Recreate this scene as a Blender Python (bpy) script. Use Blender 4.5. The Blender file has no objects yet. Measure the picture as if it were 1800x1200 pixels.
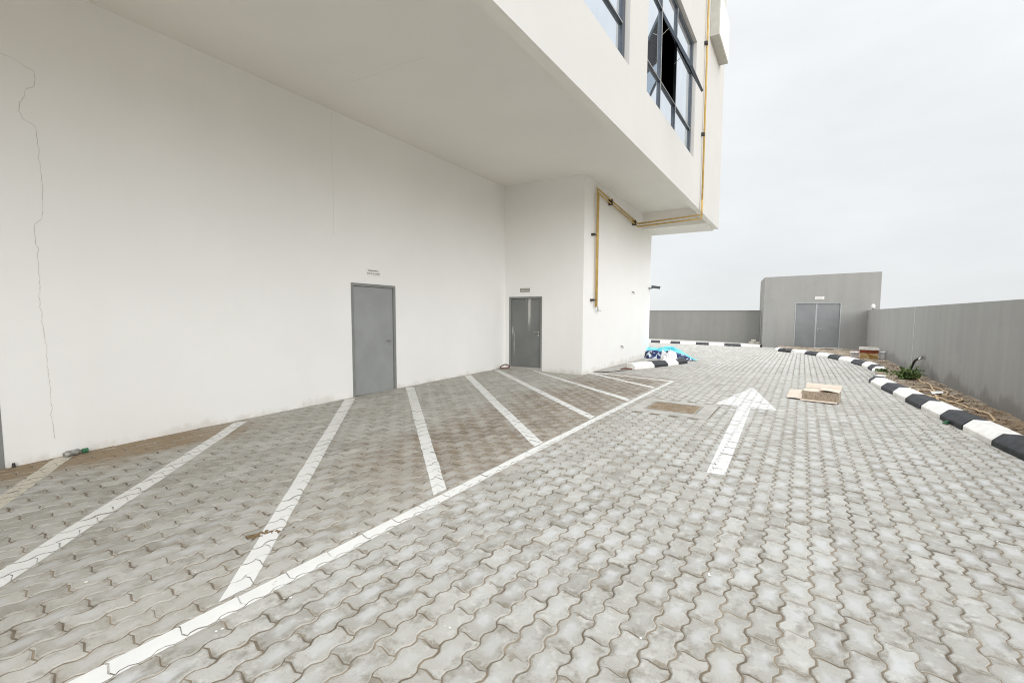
import bpy, bmesh, math, random
import numpy as np
from mathutils import Vector, Matrix, noise as mnoise

random.seed(7); rng = np.random.default_rng(11)
S = bpy.context.scene
COL = S.collection
R = math.radians

# ------------------------------------------------------------------ ground height
def gz(x, y):
    y = max(y, -6.0)
    qd = .0193*y - .00171*x*y - .00071*y*y - .0042*x
    t = min(max((y-15)/14, 0), 1); w = t*t*(3-2*t); xx = min(max(x, -8), 3)
    return qd*(1-w) + (.10-.02*(xx+2))*w

def interp(tab, y):
    if y <= tab[0][0]: return tab[0][1]
    for (a, b), (c, d) in zip(tab, tab[1:]):
        if y <= c: return b + (d-b)*(y-a)/(c-a)
    return tab[-1][1]

# ------------------------------------------------------------------ node helpers
class NT:
    def __init__(s, name):
        s.m = bpy.data.materials.new(name); s.m.use_nodes = True
        s.t = s.m.node_tree; s.t.nodes.clear()
        s.out = s.n('ShaderNodeOutputMaterial'); s.p = s.n('ShaderNodeBsdfPrincipled')
        s.l(s.p.outputs[0], s.out.inputs[0])
    def n(s, typ, **kw):
        x = s.t.nodes.new(typ)
        for k, v in kw.items(): setattr(x, k, v)
        return x
    def l(s, a, b): s.t.links.new(a, b)
    def setin(s, sock, v):
        if isinstance(v, bpy.types.NodeSocket): s.l(v, sock)
        elif isinstance(v, (tuple, list)) and len(v) == 3 and sock.type == 'RGBA': sock.default_value = (*v, 1)
        else: sock.default_value = v
    def coord(s): return s.n('ShaderNodeTexCoord').outputs['Object']
    def mapping(s, vec, scale=(1, 1, 1), rot=(0, 0, 0), loc=(0, 0, 0)):
        m = s.n('ShaderNodeMapping'); s.l(vec, m.inputs[0])
        m.inputs['Scale'].default_value = scale; m.inputs['Rotation'].default_value = rot; m.inputs['Location'].default_value = loc
        return m.outputs[0]
    def noise(s, scale, detail=4, rough=.55, vec=None, dist=0, out='Fac'):
        x = s.n('ShaderNodeTexNoise'); x.inputs['Scale'].default_value = scale; x.inputs['Detail'].default_value = detail
        x.inputs['Roughness'].default_value = rough; x.inputs['Distortion'].default_value = dist
        s.l(vec if vec is not None else s.coord(), x.inputs['Vector']); return x.outputs[out]
    def ramp(s, fac, a, b, lo=0., hi=1.):
        m = s.n('ShaderNodeMapRange', interpolation_type='SMOOTHSTEP'); s.l(fac, m.inputs[0])
        for k, v in zip(('From Min', 'From Max', 'To Min', 'To Max'), (a, b, lo, hi)): m.inputs[k].default_value = v
        return m.outputs[0]
    def math(s, op, a, b=0., c=None):
        m = s.n('ShaderNodeMath', operation=op); s.setin(m.inputs[0], a); s.setin(m.inputs[1], b)
        if c is not None: s.setin(m.inputs[2], c)
        return m.outputs[0]
    def mix(s, f, a, b, mode='MIX'):
        m = s.n('ShaderNodeMix', data_type='RGBA', blend_type=mode)
        s.setin(m.inputs[0], f); s.setin(m.inputs[6], a); s.setin(m.inputs[7], b); return m.outputs[2]
    def attr(s, name): return s.n('ShaderNodeAttribute', attribute_name=name).outputs['Fac']
    def base(s, c): s.setin(s.p.inputs['Base Color'], c)
    def set(s, **kw):
        for k, v in kw.items(): s.setin(s.p.inputs[k.replace('_', ' ')], v)
    def bump(s, h, strength=.2, dist=.01):
        b = s.n('ShaderNodeBump'); b.inputs['Strength'].default_value = strength; b.inputs['Distance'].default_value = dist
        s.l(h, b.inputs['Height']); s.l(b.outputs[0], s.p.inputs['Normal'])

MAT = {}
def simple(name, col, rough=.6, metal=0., var=.12, scale=6., bump=0., bscale=60):
    n = NT(name); f = n.noise(scale, 5)
    dark = tuple(c*(1-var) for c in col); lite = tuple(min(1, c*(1+var)) for c in col)
    n.base(n.mix(n.ramp(f, .3, .7), dark, lite)); n.set(Roughness=rough, Metallic=metal)
    if bump: n.bump(n.noise(bscale, 4), bump, .004)
    MAT[name] = n.m; return n.m

def wall_paint(name, col, streak=.022):
    n = NT(name); c = n.coord()
    big = n.noise(.55, 4, .6, c); strk = n.noise(1.0, 4, .6, n.mapping(c, (2.2, 2.2, .22)))
    fine = n.noise(38, 3, .6, c)
    a = n.mix(n.ramp(big, .35, .7), tuple(x*(1-streak) for x in col), tuple(min(1, x*(1+streak*.6)) for x in col))
    a = n.mix(n.math('MULTIPLY', n.ramp(strk, .52, .75), .06), a, tuple(x*.9 for x in (col[0], col[1]*.99, col[2]*.95)))
    sm = n.ramp(n.noise(3.2, 6, .7, c), .66, .78)
    a = n.mix(n.math('MULTIPLY', sm, .12), a, (col[0]*.72, col[1]*.70, col[2]*.65))
    sep = n.n('ShaderNodeSeparateXYZ'); n.l(c, sep.inputs[0])
    foot = n.math('SUBTRACT', sep.outputs[2], n.math('MULTIPLY_ADD', sep.outputs[1], .021, .06))
    spl_ = n.math('ADD', foot, n.math('MULTIPLY', n.math('SUBTRACT', n.noise(3.5, 6, .75, n.mapping(c, (1, 1, .6))), .5), .55))
    a = n.mix(n.ramp(spl_, .10, -.03, 0, .32), a, (.46, .41, .33))
    n.base(a); n.set(Roughness=.85)
    h = n.math('ADD', n.math('MULTIPLY', fine, .6), n.math('MULTIPLY', n.noise(9, 3, .5, c), .8))
    n.bump(h, .22, .006); MAT[name] = n.m; return n.m

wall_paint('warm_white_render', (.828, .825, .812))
wall_paint('dimmed_facade_render', (.565, .56, .542))  # same wall paint, darkened in the colour to tone down the lit facade
wall_paint('soffit_render', (.82, .805, .76), .02)

def cement(name, col, damp=True):
    n = NT(name); c = n.coord()
    strk = n.noise(1, 5, .65, n.mapping(c, (2.6, 2.6, .25)))
    a = n.mix(n.ramp(strk, .3, .72), tuple(x*.945 for x in col), tuple(x*1.05 for x in col))
    b = n.noise(1.3, 6, .7, c); a = n.mix(n.math('MULTIPLY', n.ramp(b, .52, .72), .45), a, tuple(x*.85 for x in col))
    b2 = n.noise(.8, 4, .6, n.mapping(c, (1, 1, 1.8), loc=(3, 7, 2))); a = n.mix(n.math('MULTIPLY', n.ramp(b2, .55, .75), .35), a, tuple(min(1, x*1.15) for x in col))
    if damp:   # rising damp: a dark tide mark along the foot with an uneven edge
        sep = n.n('ShaderNodeSeparateXYZ'); n.l(c, sep.inputs[0])
        edge = n.math('SUBTRACT', sep.outputs[2], n.math('MULTIPLY', n.noise(.9, 5, .7, n.mapping(c, (1, 1, .35))), 1.25))
        a = n.mix(n.ramp(edge, -.14, -.34, 0, .5), a, (.15, .145, .135))
    n.base(a); n.set(Roughness=.9); n.bump(n.noise(45, 4, .6, c), .3, .006)
    MAT[name] = n.m; return n.m
cement('grey_cement_render', (.35, .35, .34)); cement('pale_cement_render', (.315, .315, .305), False)
cement('plain_cement_render', (.245, .243, .23), False)

def pavers_mat():
    n = NT('concrete_paver'); c = n.coord(); rnd = n.attr('rnd'); edge = n.attr('edge')
    sep = n.n('ShaderNodeSeparateXYZ'); n.l(c, sep.inputs[0]); X, Y = sep.outputs[0], sep.outputs[1]
    a = n.mix(rnd, (.315, .305, .275), (.45, .445, .415))
    bl = n.noise(14, 5, .65, c); a = n.mix(n.math('MULTIPLY', n.ramp(bl, .5, .68), .62), a, (.55, .55, .525))
    dk = n.noise(9, 6, .7, n.mapping(c, loc=(4, 9, 1))); a = n.mix(n.math('MULTIPLY', n.ramp(dk, .5, .68), .7), a, (.20, .185, .15))
    sp = n.noise(190, 2, .5, c); a = n.mix(n.math('MULTIPLY', n.ramp(sp, .58, .72), .5), a, (.15, .14, .125))
    st = n.n('ShaderNodeAttribute', attribute_name='stone').outputs['Vector']; s2_ = n.n('ShaderNodeSeparateXYZ'); n.l(st, s2_.inputs[0])
    ee = n.math('MAXIMUM', n.math('MULTIPLY', n.math('ABSOLUTE', s2_.outputs[0]), .92), n.math('ABSOLUTE', s2_.outputs[1]))
    wv = n.noise(16, 5, .65, n.mapping(c, loc=(6, 2, 4)))
    core = n.math('MULTIPLY', n.ramp(n.math('ADD', ee, n.math('MULTIPLY', wv, .7)), 1.0, .55), n.ramp(n.noise(2.1, 3, .5, c), .4, .62, .15, .75))
    a = n.mix(core, a, (.52, .53, .535))
    rim = n.math('MULTIPLY', n.ramp(n.math('ADD', ee, n.math('MULTIPLY', n.math('SUBTRACT', wv, .5), 1.5)), .84, 1.08), n.ramp(n.noise(3.1, 4, .6, n.mapping(c, loc=(2, 2, 7))), .34, .58, .25, 1.))
    a = n.mix(n.math('MULTIPLY', rim, .8), a, (.215, .182, .135))
    # bays against the wall: never washed by traffic, brown dust in broad patches
    big = n.noise(.62, 5, .62, n.mapping(c, (1, .8, 1), loc=(2, 1, 0)))
    side = n.ramp(n.math('ADD', X, n.math('MULTIPLY', n.noise(1.4, 3, .5, c), .5)), -2.15, -2.75)
    side = n.math('MULTIPLY', side, n.ramp(n.math('ADD', Y, n.math('MULTIPLY', n.noise(1.1, 3, .5, c), .8)), 12.6, 11.6))
    xb = n.math('ADD', X, n.math('MULTIPLY', n.math('SUBTRACT', n.noise(.8, 4, .6, n.mapping(c, loc=(5, 2, 0))), .5), 2.6))
    band = n.math('MULTIPLY', n.math('MULTIPLY', side, n.ramp(xb, -5.0, -4.0)), n.ramp(Y, 2.0, 4.2, .12, 1.))
    rest = n.math('MULTIPLY', side, n.ramp(big, .32, .6, .35, 1.))
    a = n.mix(n.math('MULTIPLY', rest, .45), a, n.mix(rnd, (.32, .295, .25), (.45, .425, .38)))
    patch = n.ramp(n.noise(4.5, 4, .6, n.mapping(c, loc=(9, 1, 0))), .36, .6, .55, 1.)
    a = n.mix(n.math('MULTIPLY', n.math('MULTIPLY', band, patch), n.ramp(n.math('ADD', ee, n.math('MULTIPLY', wv, .8)), .75, 1.35, .5, 1.)), a, n.mix(rnd, (.15, .108, .068), (.25, .20, .145)))
    mid = n.ramp(n.noise(.35, 4, .6, n.mapping(c, loc=(7, 3, 0))), .5, .68)
    a = n.mix(n.math('MULTIPLY', mid, .22), a, (.27, .245, .195))
    # dry sand blown up against the wall foot
    sd = n.math('ADD', X, n.math('MULTIPLY', n.noise(1.1, 5, .65, c), 1.5))
    s2 = n.math('MULTIPLY', n.ramp(sd, -5.45, -6.05), n.ramp(Y, 4.3, 2.8))
    a = n.mix(n.math('MULTIPLY', s2, .85), a, (.25, .175, .095))
    ed = n.math('MULTIPLY', edge, n.ramp(n.noise(7, 4, .6, n.mapping(c, loc=(1, 5, 2))), .3, .6, .25, .9))
    a = n.mix(ed, a, n.mix(n.ramp(n.noise(5, 3, .5, c), .34, .54), (.24, .215, .175), (.47, .46, .425)))
    far_lift = n.math('MULTIPLY', n.ramp(Y, 3.5, 11.), n.math('SUBTRACT', 1., side))  # brightening painted into the driveway colour, stronger with distance
    a = n.mix(n.math('MULTIPLY', far_lift, .1), a, (.66, .655, .62))
    n.base(a); n.set(Roughness=.88)
    h = n.math('ADD', n.noise(70, 4, .6, c), n.math('MULTIPLY', n.noise(18, 3, .5, c), .8)); n.bump(h, .3, .004)
    MAT['concrete_paver'] = n.m
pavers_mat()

def paint_mat(name='road_paint', col=(.73, .73, .71), wear=.5):
    n = NT(name); c = n.coord()
    a = n.mix(n.ramp(n.noise(5, 4, .6, c), .3, .7), tuple(x*.93 for x in col), col)
    w = n.noise(22, 6, .75, c); w2 = n.noise(1.6, 3, .5, n.mapping(c, loc=(5, 5, 0)))
    f = n.math('MULTIPLY', n.ramp(w, .56, .66), n.ramp(w2, .62-.25*wear, .8-.25*wear))
    a = n.mix(f, a, (.27, .245, .2))
    n.base(a); n.set(Roughness=.65); n.bump(n.noise(90, 3, .5, c), .15, .003); MAT[name] = n.m
paint_mat('road_paint', wear=.32); paint_mat('worn_road_paint', (.6, .56, .47), 1.25); paint_mat('fresh_road_paint', (.69, .69, .68), .1)

def soil_mat():
    n = NT('dry_soil'); c = n.coord()
    a = n.mix(n.ramp(n.noise(2.2, 6, .7, c), .35, .68), (.16, .122, .085), (.42, .355, .275))
    a = n.mix(n.ramp(n.noise(26, 5, .7, c), .54, .66), a, (.12, .08, .05))
    a = n.mix(n.math('MULTIPLY', n.ramp(n.noise(12, 5, .7, n.mapping(c, loc=(3, 1, 1))), .57, .68), .7), a, (.54, .49, .40))
    sep = n.n('ShaderNodeSeparateXYZ'); n.l(c, sep.inputs[0])
    a = n.mix(n.math('MULTIPLY', n.ramp(sep.outputs[1], 13, 7), .5), a, (.32, .20, .09))
    n.base(a); n.set(Roughness=.95); n.bump(n.noise(35, 5, .7, c), .7, .03); MAT['dry_soil'] = n.m
soil_mat()
simple('joint_sand', (.205, .17, .125), .95, var=.4, scale=5, bump=.3)
simple('joint_paint', (.58, .57, .53), .8, var=.25, scale=9)
simple('desert_sand', (.36, .31, .24), .95, var=.15, scale=.3)
simple('concrete_slab', (.41, .40, .37), .9, var=.14, scale=4, bump=.25)
simple('door_grey', (.29, .30, .298), .68, var=.06, scale=2.2)
simple('frame_grey', (.22, .228, .22), .5, var=.08, scale=3)
simple('pale_door_grey', (.225, .24, .246), .7, var=.07, scale=1.5)
simple('pale_frame', (.38, .40, .41), .5, var=.06)
simple('steel', (.55, .55, .54), .28, 1., .1)
simple('dark_gap', (.018, .018, .018), .9)
simple('room_dark', (.03, .029, .027), .9)  # shade of the unlit interior put into a near-black wall colour
simple('window_frame_grey', (.075, .092, .115), .4, .3, .1)
simple('pale_window_bead', (.48, .47, .45), .45, .2, .08)
simple('crack_line', (.50, .48, .43), .95)
simple('gas_yellow', (.52, .35, .10), .45, var=.16, scale=5)
simple('clamp_black', (.035, .03, .028), .6)
simple('sign_white', (.80, .80, .78), .45, var=.04)
simple('sign_grey', (.27, .265, .24), .5, var=.08)
simple('sign_ink', (.1, .1, .09), .6)
simple('sign_pale_ink', (.55, .55, .5), .6)
simple('sign_box_edge', (.46, .46, .42), .6, var=.06)
simple('wall_joint', (.50, .50, .48), .9)
simple('kerb_white', (.84, .83, .80), .7, var=.1, scale=5, bump=.3, bscale=30)
simple('kerb_black', (.028, .031, .036), .62, var=.45, scale=9, bump=.3, bscale=30)
simple('cover_frame', (.30, .285, .25), .8, var=.2, scale=9)
simple('hose_tan', (.52, .38, .23), .55, var=.2, scale=9)
simple('hose_black', (.016, .016, .017), .45)
simple('plastic_white', (.75, .75, .77), .4, var=.08)
simple('rusty_red', (.24, .045, .018), .7, var=.3, scale=12)
simple('bottle_grey', (.25, .25, .23), .5, var=.5, scale=30)
simple('cap_green', (.03, .14, .06), .4, var=.3, scale=30)
simple('twig_brown', (.15, .06, .045), .8)
simple('mud_brown', (.17, .115, .06), .95, var=.3, scale=30)
simple('camera_grey', (.09, .1, .1), .5)
simple('stone_pale', (.55, .52, .46), .9, var=.2, scale=9)
simple('roof_grey', (.4, .39, .37), .9)
# kerb paint chipped to the concrete
for nm, chip in (('kerb_white', (.36, .35, .32)), ('kerb_black', (.28, .28, .27))):
    m = MAT[nm]; t = m.node_tree; p = next(x for x in t.nodes if x.type == 'BSDF_PRINCIPLED')
    old = p.inputs['Base Color'].links[0].from_socket
    tc = t.nodes.new('ShaderNodeTexCoord'); no = t.nodes.new('ShaderNodeTexNoise'); no.inputs['Scale'].default_value = 7; no.inputs['Detail'].default_value = 8; no.inputs['Roughness'].default_value = .75
    t.links.new(tc.outputs['Object'], no.inputs['Vector'])
    mr = t.nodes.new('ShaderNodeMapRange'); mr.inputs[1].default_value = .66; mr.inputs[2].default_value = .70; t.links.new(no.outputs[0], mr.inputs[0])
    mx = t.nodes.new('ShaderNodeMix'); mx.data_type = 'RGBA'; t.links.new(mr.outputs[0], mx.inputs[0]); t.links.new(old, mx.inputs[6]); mx.inputs[7].default_value = (*chip, 1)
    t.links.new(mx.outputs[2], p.inputs['Base Color'])

def glass_mat(name, tint, rough=.04):
    n = NT(name); c = n.coord()
    n.base(n.mix(n.ramp(n.noise(2.5, 4, .6, n.mapping(c, (1, 1, .5))), .3, .7), tuple(x*.93 for x in tint), tint))
    n.set(Metallic=.92, Roughness=rough); n.bump(n.noise(.9, 2, .5, c), .04, .02); MAT[name] = n.m
glass_mat('mirror_glass', (.74, .80, .87)); 

def rust_cover():
    n = NT('rusty_iron'); c = n.coord()
    ch = n.n('ShaderNodeTexChecker'); ch.inputs['Scale'].default_value = 26; n.l(n.mapping(c, (1, 1, 1), (0, 0, R(45))), ch.inputs['Vector'])
    a = n.mix(n.ramp(n.noise(7, 5, .7, c), .35, .65), (.25, .18, .115), (.40, .335, .25))
    a = n.mix(n.math('MULTIPLY', ch.outputs['Fac'], .35), a, (.42, .35, .26))
    n.base(a); n.set(Roughness=.8); n.bump(ch.outputs['Fac'], .6, .006); MAT['rusty_iron'] = n.m
rust_cover()

def door_smeared():   # grey door with white paint drips
    n = NT('smeared_door_grey'); c = n.coord()
    a = n.mix(n.ramp(n.noise(2, 4, .6, c), .3, .7), (.15, .157, .15), (.18, .186, .18))
    sep = n.n('ShaderNodeSeparateXYZ'); n.l(c, sep.inputs[0])
    st = n.noise(1, 4, .6, n.mapping(c, (14, 14, 1.3)))
    m1 = n.math('MULTIPLY', n.ramp(n.math('ABSOLUTE', n.math('SUBTRACT', sep.outputs[0], -6.46)), .12, .03), n.ramp(sep.outputs[2], 1.2, 1.7))
    m2 = n.math('MULTIPLY', n.ramp(n.math('ABSOLUTE', n.math('SUBTRACT', sep.outputs[0], -6.93)), .06, .02), n.math('MULTIPLY', n.ramp(sep.outputs[2], 1.5, 1.3), n.ramp(sep.outputs[2], .6, .9)))
    f = n.math('MULTIPLY', n.math('ADD', m1, m2), n.ramp(st, .44, .58))
    a = n.mix(n.math('MULTIPLY', f, .75), a, (.6, .6, .58))
    n.base(a); n.set(Roughness=.7); MAT['smeared_door_grey'] = n.m
door_smeared()

def cardboard():
    n = NT('cardboard'); c = n.coord()
    a = n.mix(n.ramp(n.noise(6, 4, .6, c), .3, .7), (.52, .42, .33), (.62, .52, .42)); n.base(a); n.set(Roughness=.85); MAT['cardboard'] = n.m
    n = NT('printed_cardboard'); c = n.coord()
    a = n.mix(n.ramp(n.noise(6, 4, .6, c), .3, .7), (.43, .34, .255), (.52, .42, .32))
    st = n.noise(1, 5, .75, n.mapping(c, (38, 6, 14)))
    a = n.mix(n.math('MULTIPLY', n.ramp(st, .5, .58), .55), a, (.19, .17, .14)); n.base(a); n.set(Roughness=.8); MAT['printed_cardboard'] = n.m
    n = NT('pale_cardboard'); c = n.coord(); n.base(n.mix(n.noise(9, 4), (.6, .5, .4), (.75, .67, .58))); n.set(Roughness=.8); MAT['pale_cardboard'] = n.m
cardboard()

def tarp():
    n = NT('turquoise_plastic'); c = n.coord()
    n.base(n.mix(n.ramp(n.noise(3, 4, .6, c), .35, .65), (.03, .42, .5), (.2, .66, .7))); n.set(Roughness=.35); n.bump(n.noise(11, 4, .6, c), .5, .03); MAT['turquoise_plastic'] = n.m
    n = NT('printed_navy_plastic'); c = n.coord()
    let = n.noise(1, 2, .4, n.mapping(c, (7, 7, 3.5)), dist=.8)
    a = n.mix(n.ramp(let, .55, .59), (.012, .03, .13), (.62, .7, .8))
    a = n.mix(n.ramp(n.noise(3.3, 3, .5, n.mapping(c, loc=(2, 8, 4))), .62, .68), a, (.012, .01, .01)); n.base(a); n.set(Roughness=.35); n.bump(n.noise(14, 4, .6, c), .5, .03); MAT['printed_navy_plastic'] = n.m
    n = NT('label_yellow_brown'); c = n.coord()
    a = n.mix(n.ramp(n.noise(8, 4, .6, c), .4, .6), (.33, .17, .03), (.55, .44, .25)); n.base(a); n.set(Roughness=.6); MAT['label_yellow_brown'] = n.m
tarp()

def leaf_mat():
    n = NT('weed_leaf'); g = n.n('ShaderNodeNewGeometry').outputs['Random Per Island']
    n.base(n.mix(g, (.05, .10, .022), (.17, .25, .07))); n.set(Roughness=.6); MAT['weed_leaf'] = n.m
    simple('stem_green', (.13, .15, .05), .7)
    n = NT('loose_stone'); g = n.n('ShaderNodeNewGeometry').outputs['Random Per Island']
    n.base(n.mix(g, (.15, .10, .065), (.46, .40, .32))); n.set(Roughness=.9); MAT['loose_stone'] = n.m
    n = NT('dry_leaf'); g = n.n('ShaderNodeNewGeometry').outputs['Random Per Island']
    n.base(n.mix(g, (.09, .05, .025), (.25, .16, .08))); n.set(Roughness=.8); MAT['dry_leaf'] = n.m
leaf_mat()

# ------------------------------------------------------------------ mesh helpers (all in world coordinates)
class MB:
    def __init__(s): s.v = []; s.f = []; s.mi = []
    def face(s, pts, mi=0):
        i = len(s.v); s.v += [tuple(p) for p in pts]; s.f.append(tuple(range(i, i+len(pts)))); s.mi.append(mi)
    def box(s, x0, x1, y0, y1, z0, z1, M=None, mi=0, shear=None):
        P = [(x, y, z) for z in (z0, z1) for y in (y0, y1) for x in (x0, x1)]
        if M is not None: P = [tuple(M @ Vector(p)) for p in P]
        i = len(s.v); s.v += P
        for f in ((0, 2, 3, 1), (4, 5, 7, 6), (0, 1, 5, 4), (2, 6, 7, 3), (0, 4, 6, 2), (1, 3, 7, 5)):
            s.f.append(tuple(i+k for k in f)); s.mi.append(mi)
    def tube(s, path, r, seg=10, cap=True, mi=0):
        P = [Vector(p) for p in path]; n = len(P); rings = []
        rr = r if isinstance(r, (list, tuple)) else [r]*n
        up = Vector((0, 0, 1)); prev = None
        for k in range(n):
            t = ((P[min(k+1, n-1)]-P[k]).normalized() + (P[k]-P[max(k-1, 0)]).normalized())
            t = t.normalized() if t.length > 1e-9 else Vector((0, 0, 1))
            a = (prev - t*prev.dot(t)) if prev is not None else (up.cross(t) if abs(t.z) < .9 else Vector((1, 0, 0)).cross(t))
            a.normalize(); b = t.cross(a); prev = a
            i = len(s.v); rings.append(i)
            sc = 1.0
            if 0 < k < n-1:
                d = (P[k+1]-P[k]).normalized().dot((P[k]-P[k-1]).normalized()); sc = 1/max(.7, math.sqrt(max(.01, (1+d)/2)))
            for q in range(seg):
                an = 2*math.pi*q/seg; s.v.append(tuple(P[k] + (a*math.cos(an)*sc + b*math.sin(an))*rr[k]))
        for k in range(n-1):
            for q in range(seg):
                a, b = rings[k], rings[k+1]; s.f.append((a+q, a+(q+1) % seg, b+(q+1) % seg, b+q)); s.mi.append(mi)
        if cap:
            s.f.append(tuple(rings[0]+q for q in reversed(range(seg)))); s.mi.append(mi)
            s.f.append(tuple(rings[-1]+q for q in range(seg))); s.mi.append(mi)
    def build(s, name, mats, parent=None, bevel=0, smooth=False, origin=None):
        me = bpy.data.meshes.new(name); me.from_pydata(s.v, [], s.f); me.update()
        if not isinstance(mats, (list, tuple)): mats = [mats]
        for m in mats: me.materials.append(MAT[m])
        me.polygons.foreach_set('material_index', s.mi)
        if smooth: me.polygons.foreach_set('use_smooth', [True]*len(me.polygons))
        return link(name, me, parent, bevel, origin)

def link(name, me, parent=None, bevel=0, origin=None):
    o = bpy.data.objects.new(name, me); COL.objects.link(o)
    if parent is not None:
        o.parent = parent; w = Vector((0, 0, 0)); p = parent
        while p is not None: w += Vector(p.location); p = p.parent
        o.location = -w
    if bevel:
        b = o.modifiers.new('bevel', 'BEVEL'); b.width = bevel; b.segments = 2; b.limit_method = 'ANGLE'; b.angle_limit = R(40)
    return o
def tag(o, label=None, cat=None, group=None, kind=None):
    if label: o['label'] = label
    if cat: o['category'] = cat
    if group: o['group'] = group
    if kind: o['kind'] = kind
    return o
def empty(name, loc, label, cat, group=None):
    o = bpy.data.objects.new(name, None); COL.objects.link(o); o.location = loc; o.empty_display_size = .2
    return tag(o, label, cat, group)

def wall_with_holes(mb, to3, u0, u1, v0, v1, holes, depth_vec, mi=0, ends=True):
    """rectangular slab face (u,v)->3D with rectangular holes, plus the hole reveals along depth_vec"""
    us = sorted({u0, u1, *[h[0] for h in holes], *[h[1] for h in holes]}); vs = sorted({v0, v1, *[h[2] for h in holes], *[h[3] for h in holes]})
    D = Vector(depth_vec)
    for a, b in zip(us, us[1:]):
        for c, d in zip(vs, vs[1:]):
            m = ((a+b)/2, (c+d)/2)
            if any(h[0] < m[0] < h[1] and h[2] < m[1] < h[3] for h in holes): continue
            q = [Vector(to3(a, c)), Vector(to3(b, c)), Vector(to3(b, d)), Vector(to3(a, d))]
            mb.face(q, mi); mb.face([p+D for p in reversed(q)], mi)
    loops = [(h, False) for h in holes] + ([((u0, u1, v0, v1), True)] if ends else [])
    for (a, b, c, d), outer in loops:
        q = [Vector(to3(a, c)), Vector(to3(b, c)), Vector(to3(b, d)), Vector(to3(a, d))]
        for i in range(4):
            p, r = q[i], q[(i+1) % 4]
            f = [p, p+D, r+D, r] if outer else [r, r+D, p+D, p]
            mb.face(f, mi)

def text_mesh(body, size, thick, M, name, mat, parent):
    cu = bpy.data.curves.new(name, 'FONT'); cu.body = body; cu.size = size; cu.align_x = 'CENTER'; cu.align_y = 'CENTER'; cu.extrude = thick
    t = bpy.data.objects.new('t', cu); COL.objects.link(t); dg = bpy.context.evaluated_depsgraph_get(); dg.update()
    me = bpy.data.meshes.new_from_object(t.evaluated_get(dg)); bpy.data.objects.remove(t); bpy.data.curves.remove(cu)
    me.transform(M); me.materials.clear(); me.materials.append(MAT[mat]); me.name = name
    return link(name, me, parent)

# ------------------------------------------------------------------ camera
f_px, cx, cy = 818.0177, 938.9254, 621.0795
yw, pt, rl = R(29.9316), R(-4.3983), R(.4101)
fw = Vector((-math.sin(yw)*math.cos(pt), math.cos(yw)*math.cos(pt), math.sin(pt)))
r0 = Vector((math.cos(yw), math.sin(yw), 0)); u0 = r0.cross(fw)
rr = r0*math.cos(rl) + u0*math.sin(rl); uu = -r0*math.sin(rl) + u0*math.cos(rl)
cam = bpy.data.cameras.new('camera'); co = bpy.data.objects.new('camera', cam); COL.objects.link(co)
M = Matrix((rr, uu, -fw)).transposed().to_4x4(); M.translation = Vector((0, 0, 1.6908)); co.matrix_world = M
cam.sensor_width = 36; cam.lens = f_px/1800*36; cam.shift_x = -(cx-900)/1800; cam.shift_y = (cy-600)/1800
cam.clip_start = .05; cam.clip_end = 5000; S.camera = co

# ------------------------------------------------------------------ ground: desert, joint sand, interlocking pavers
KB = [(-6, 2.95), (0, 2.80), (5, 2.56), (7.53, 2.324), (8.17, 2.205), (9.06, 2.108), (9.85, 2.014), (10.75, 1.912), (11.57, 1.83), (12.55, 1.739), (13.34, 1.641), (14.64, 1.526),
      (15.5, 1.62), (16.5, 1.85), (18.5, 2.0), (19.4, 1.98), (20.57, 1.894), (21.74, 1.688), (22.89, 1.323), (23.92, 1.026), (24.56, .592), (25.42, .173), (25.88, -.482), (26.54, -1.045), (27.2, -1.2), (31, -1.3)]
mb = MB(); mb.box(-1500, 1500, -1500, 1500, -.8, -.6); tag(mb.build('ground', 'desert_sand'), 'flat sandy ground beyond the yard walls', 'ground', kind='structure')

def grid_sheet(name, xs, ys, zf, mat, label, cat):
    nx, ny = len(xs), len(ys); v = [(x, y, zf(x, y)) for y in ys for x in xs]
    f = [(j*nx+i, j*nx+i+1, (j+1)*nx+i+1, (j+1)*nx+i) for j in range(ny-1) for i in range(nx-1)]
    me = bpy.data.meshes.new(name); me.from_pydata(v, [], f); me.materials.append(MAT[mat]); me.update()
    return tag(link(name, me), label, cat, kind='structure')
grid_sheet('paving_bed', np.linspace(-16, 3.4, 60), np.linspace(-6, 33, 110), lambda x, y: gz(x, y)-.0066+.0022*mnoise.noise(Vector((x*1.9, y*1.9, 1))), 'joint_sand', 'brown sand filling the joints of the grey block paving', 'sand')

LP, WP = .2948, .1474          # paver length (along the wall) and width
PX0, PY0 = -.6965, 1.9784
def longwave(y, amp=.0135):    # zig-zag long joint, period half a paver
    t = ((y-PY0)/(LP/2)) % 1.0
    if t < .13: return -amp*t/.13
    if t < .37: return -amp
    if t < .63: return -amp + 2*amp*(t-.37)/.26
    if t < .87: return amp
    return amp*(1-t)/.13
def swave(s, amp=.0115): return amp*math.sin(2*math.pi*s)
TK = [0, .13, .37, .63, .87]
def paver_outline(ix, iy, simple_=False):
    xc = PX0 + ix*WP; x0, x1 = xc-WP/2, xc+WP/2
    y0 = PY0 + (iy + (.5 if ix % 2 else 0))*LP; y1 = y0+LP
    ts = [k+t for k in (0, 1) for t in TK] + [2] if not simple_ else [0, .25, .75, 1.25, 1.75, 2]
    ss = [0, .25, .5, .75, 1] if not simple_ else [0, 1]
    pts = [(x0+WP*s, y0+swave(s)) for s in ss]
    pts += [(x1+longwave(y0+t*LP/2+1e-6), y0+t*LP/2) for t in ts[1:]]
    pts += [(x0+WP*s, y1+swave(s)) for s in reversed(ss[:-1])]
    pts += [(x0+longwave(y0+t*LP/2+1e-6), y0+t*LP/2) for t in reversed(ts[1:-1])]
    return np.array(pts), (xc, (y0+y1)/2)
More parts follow.
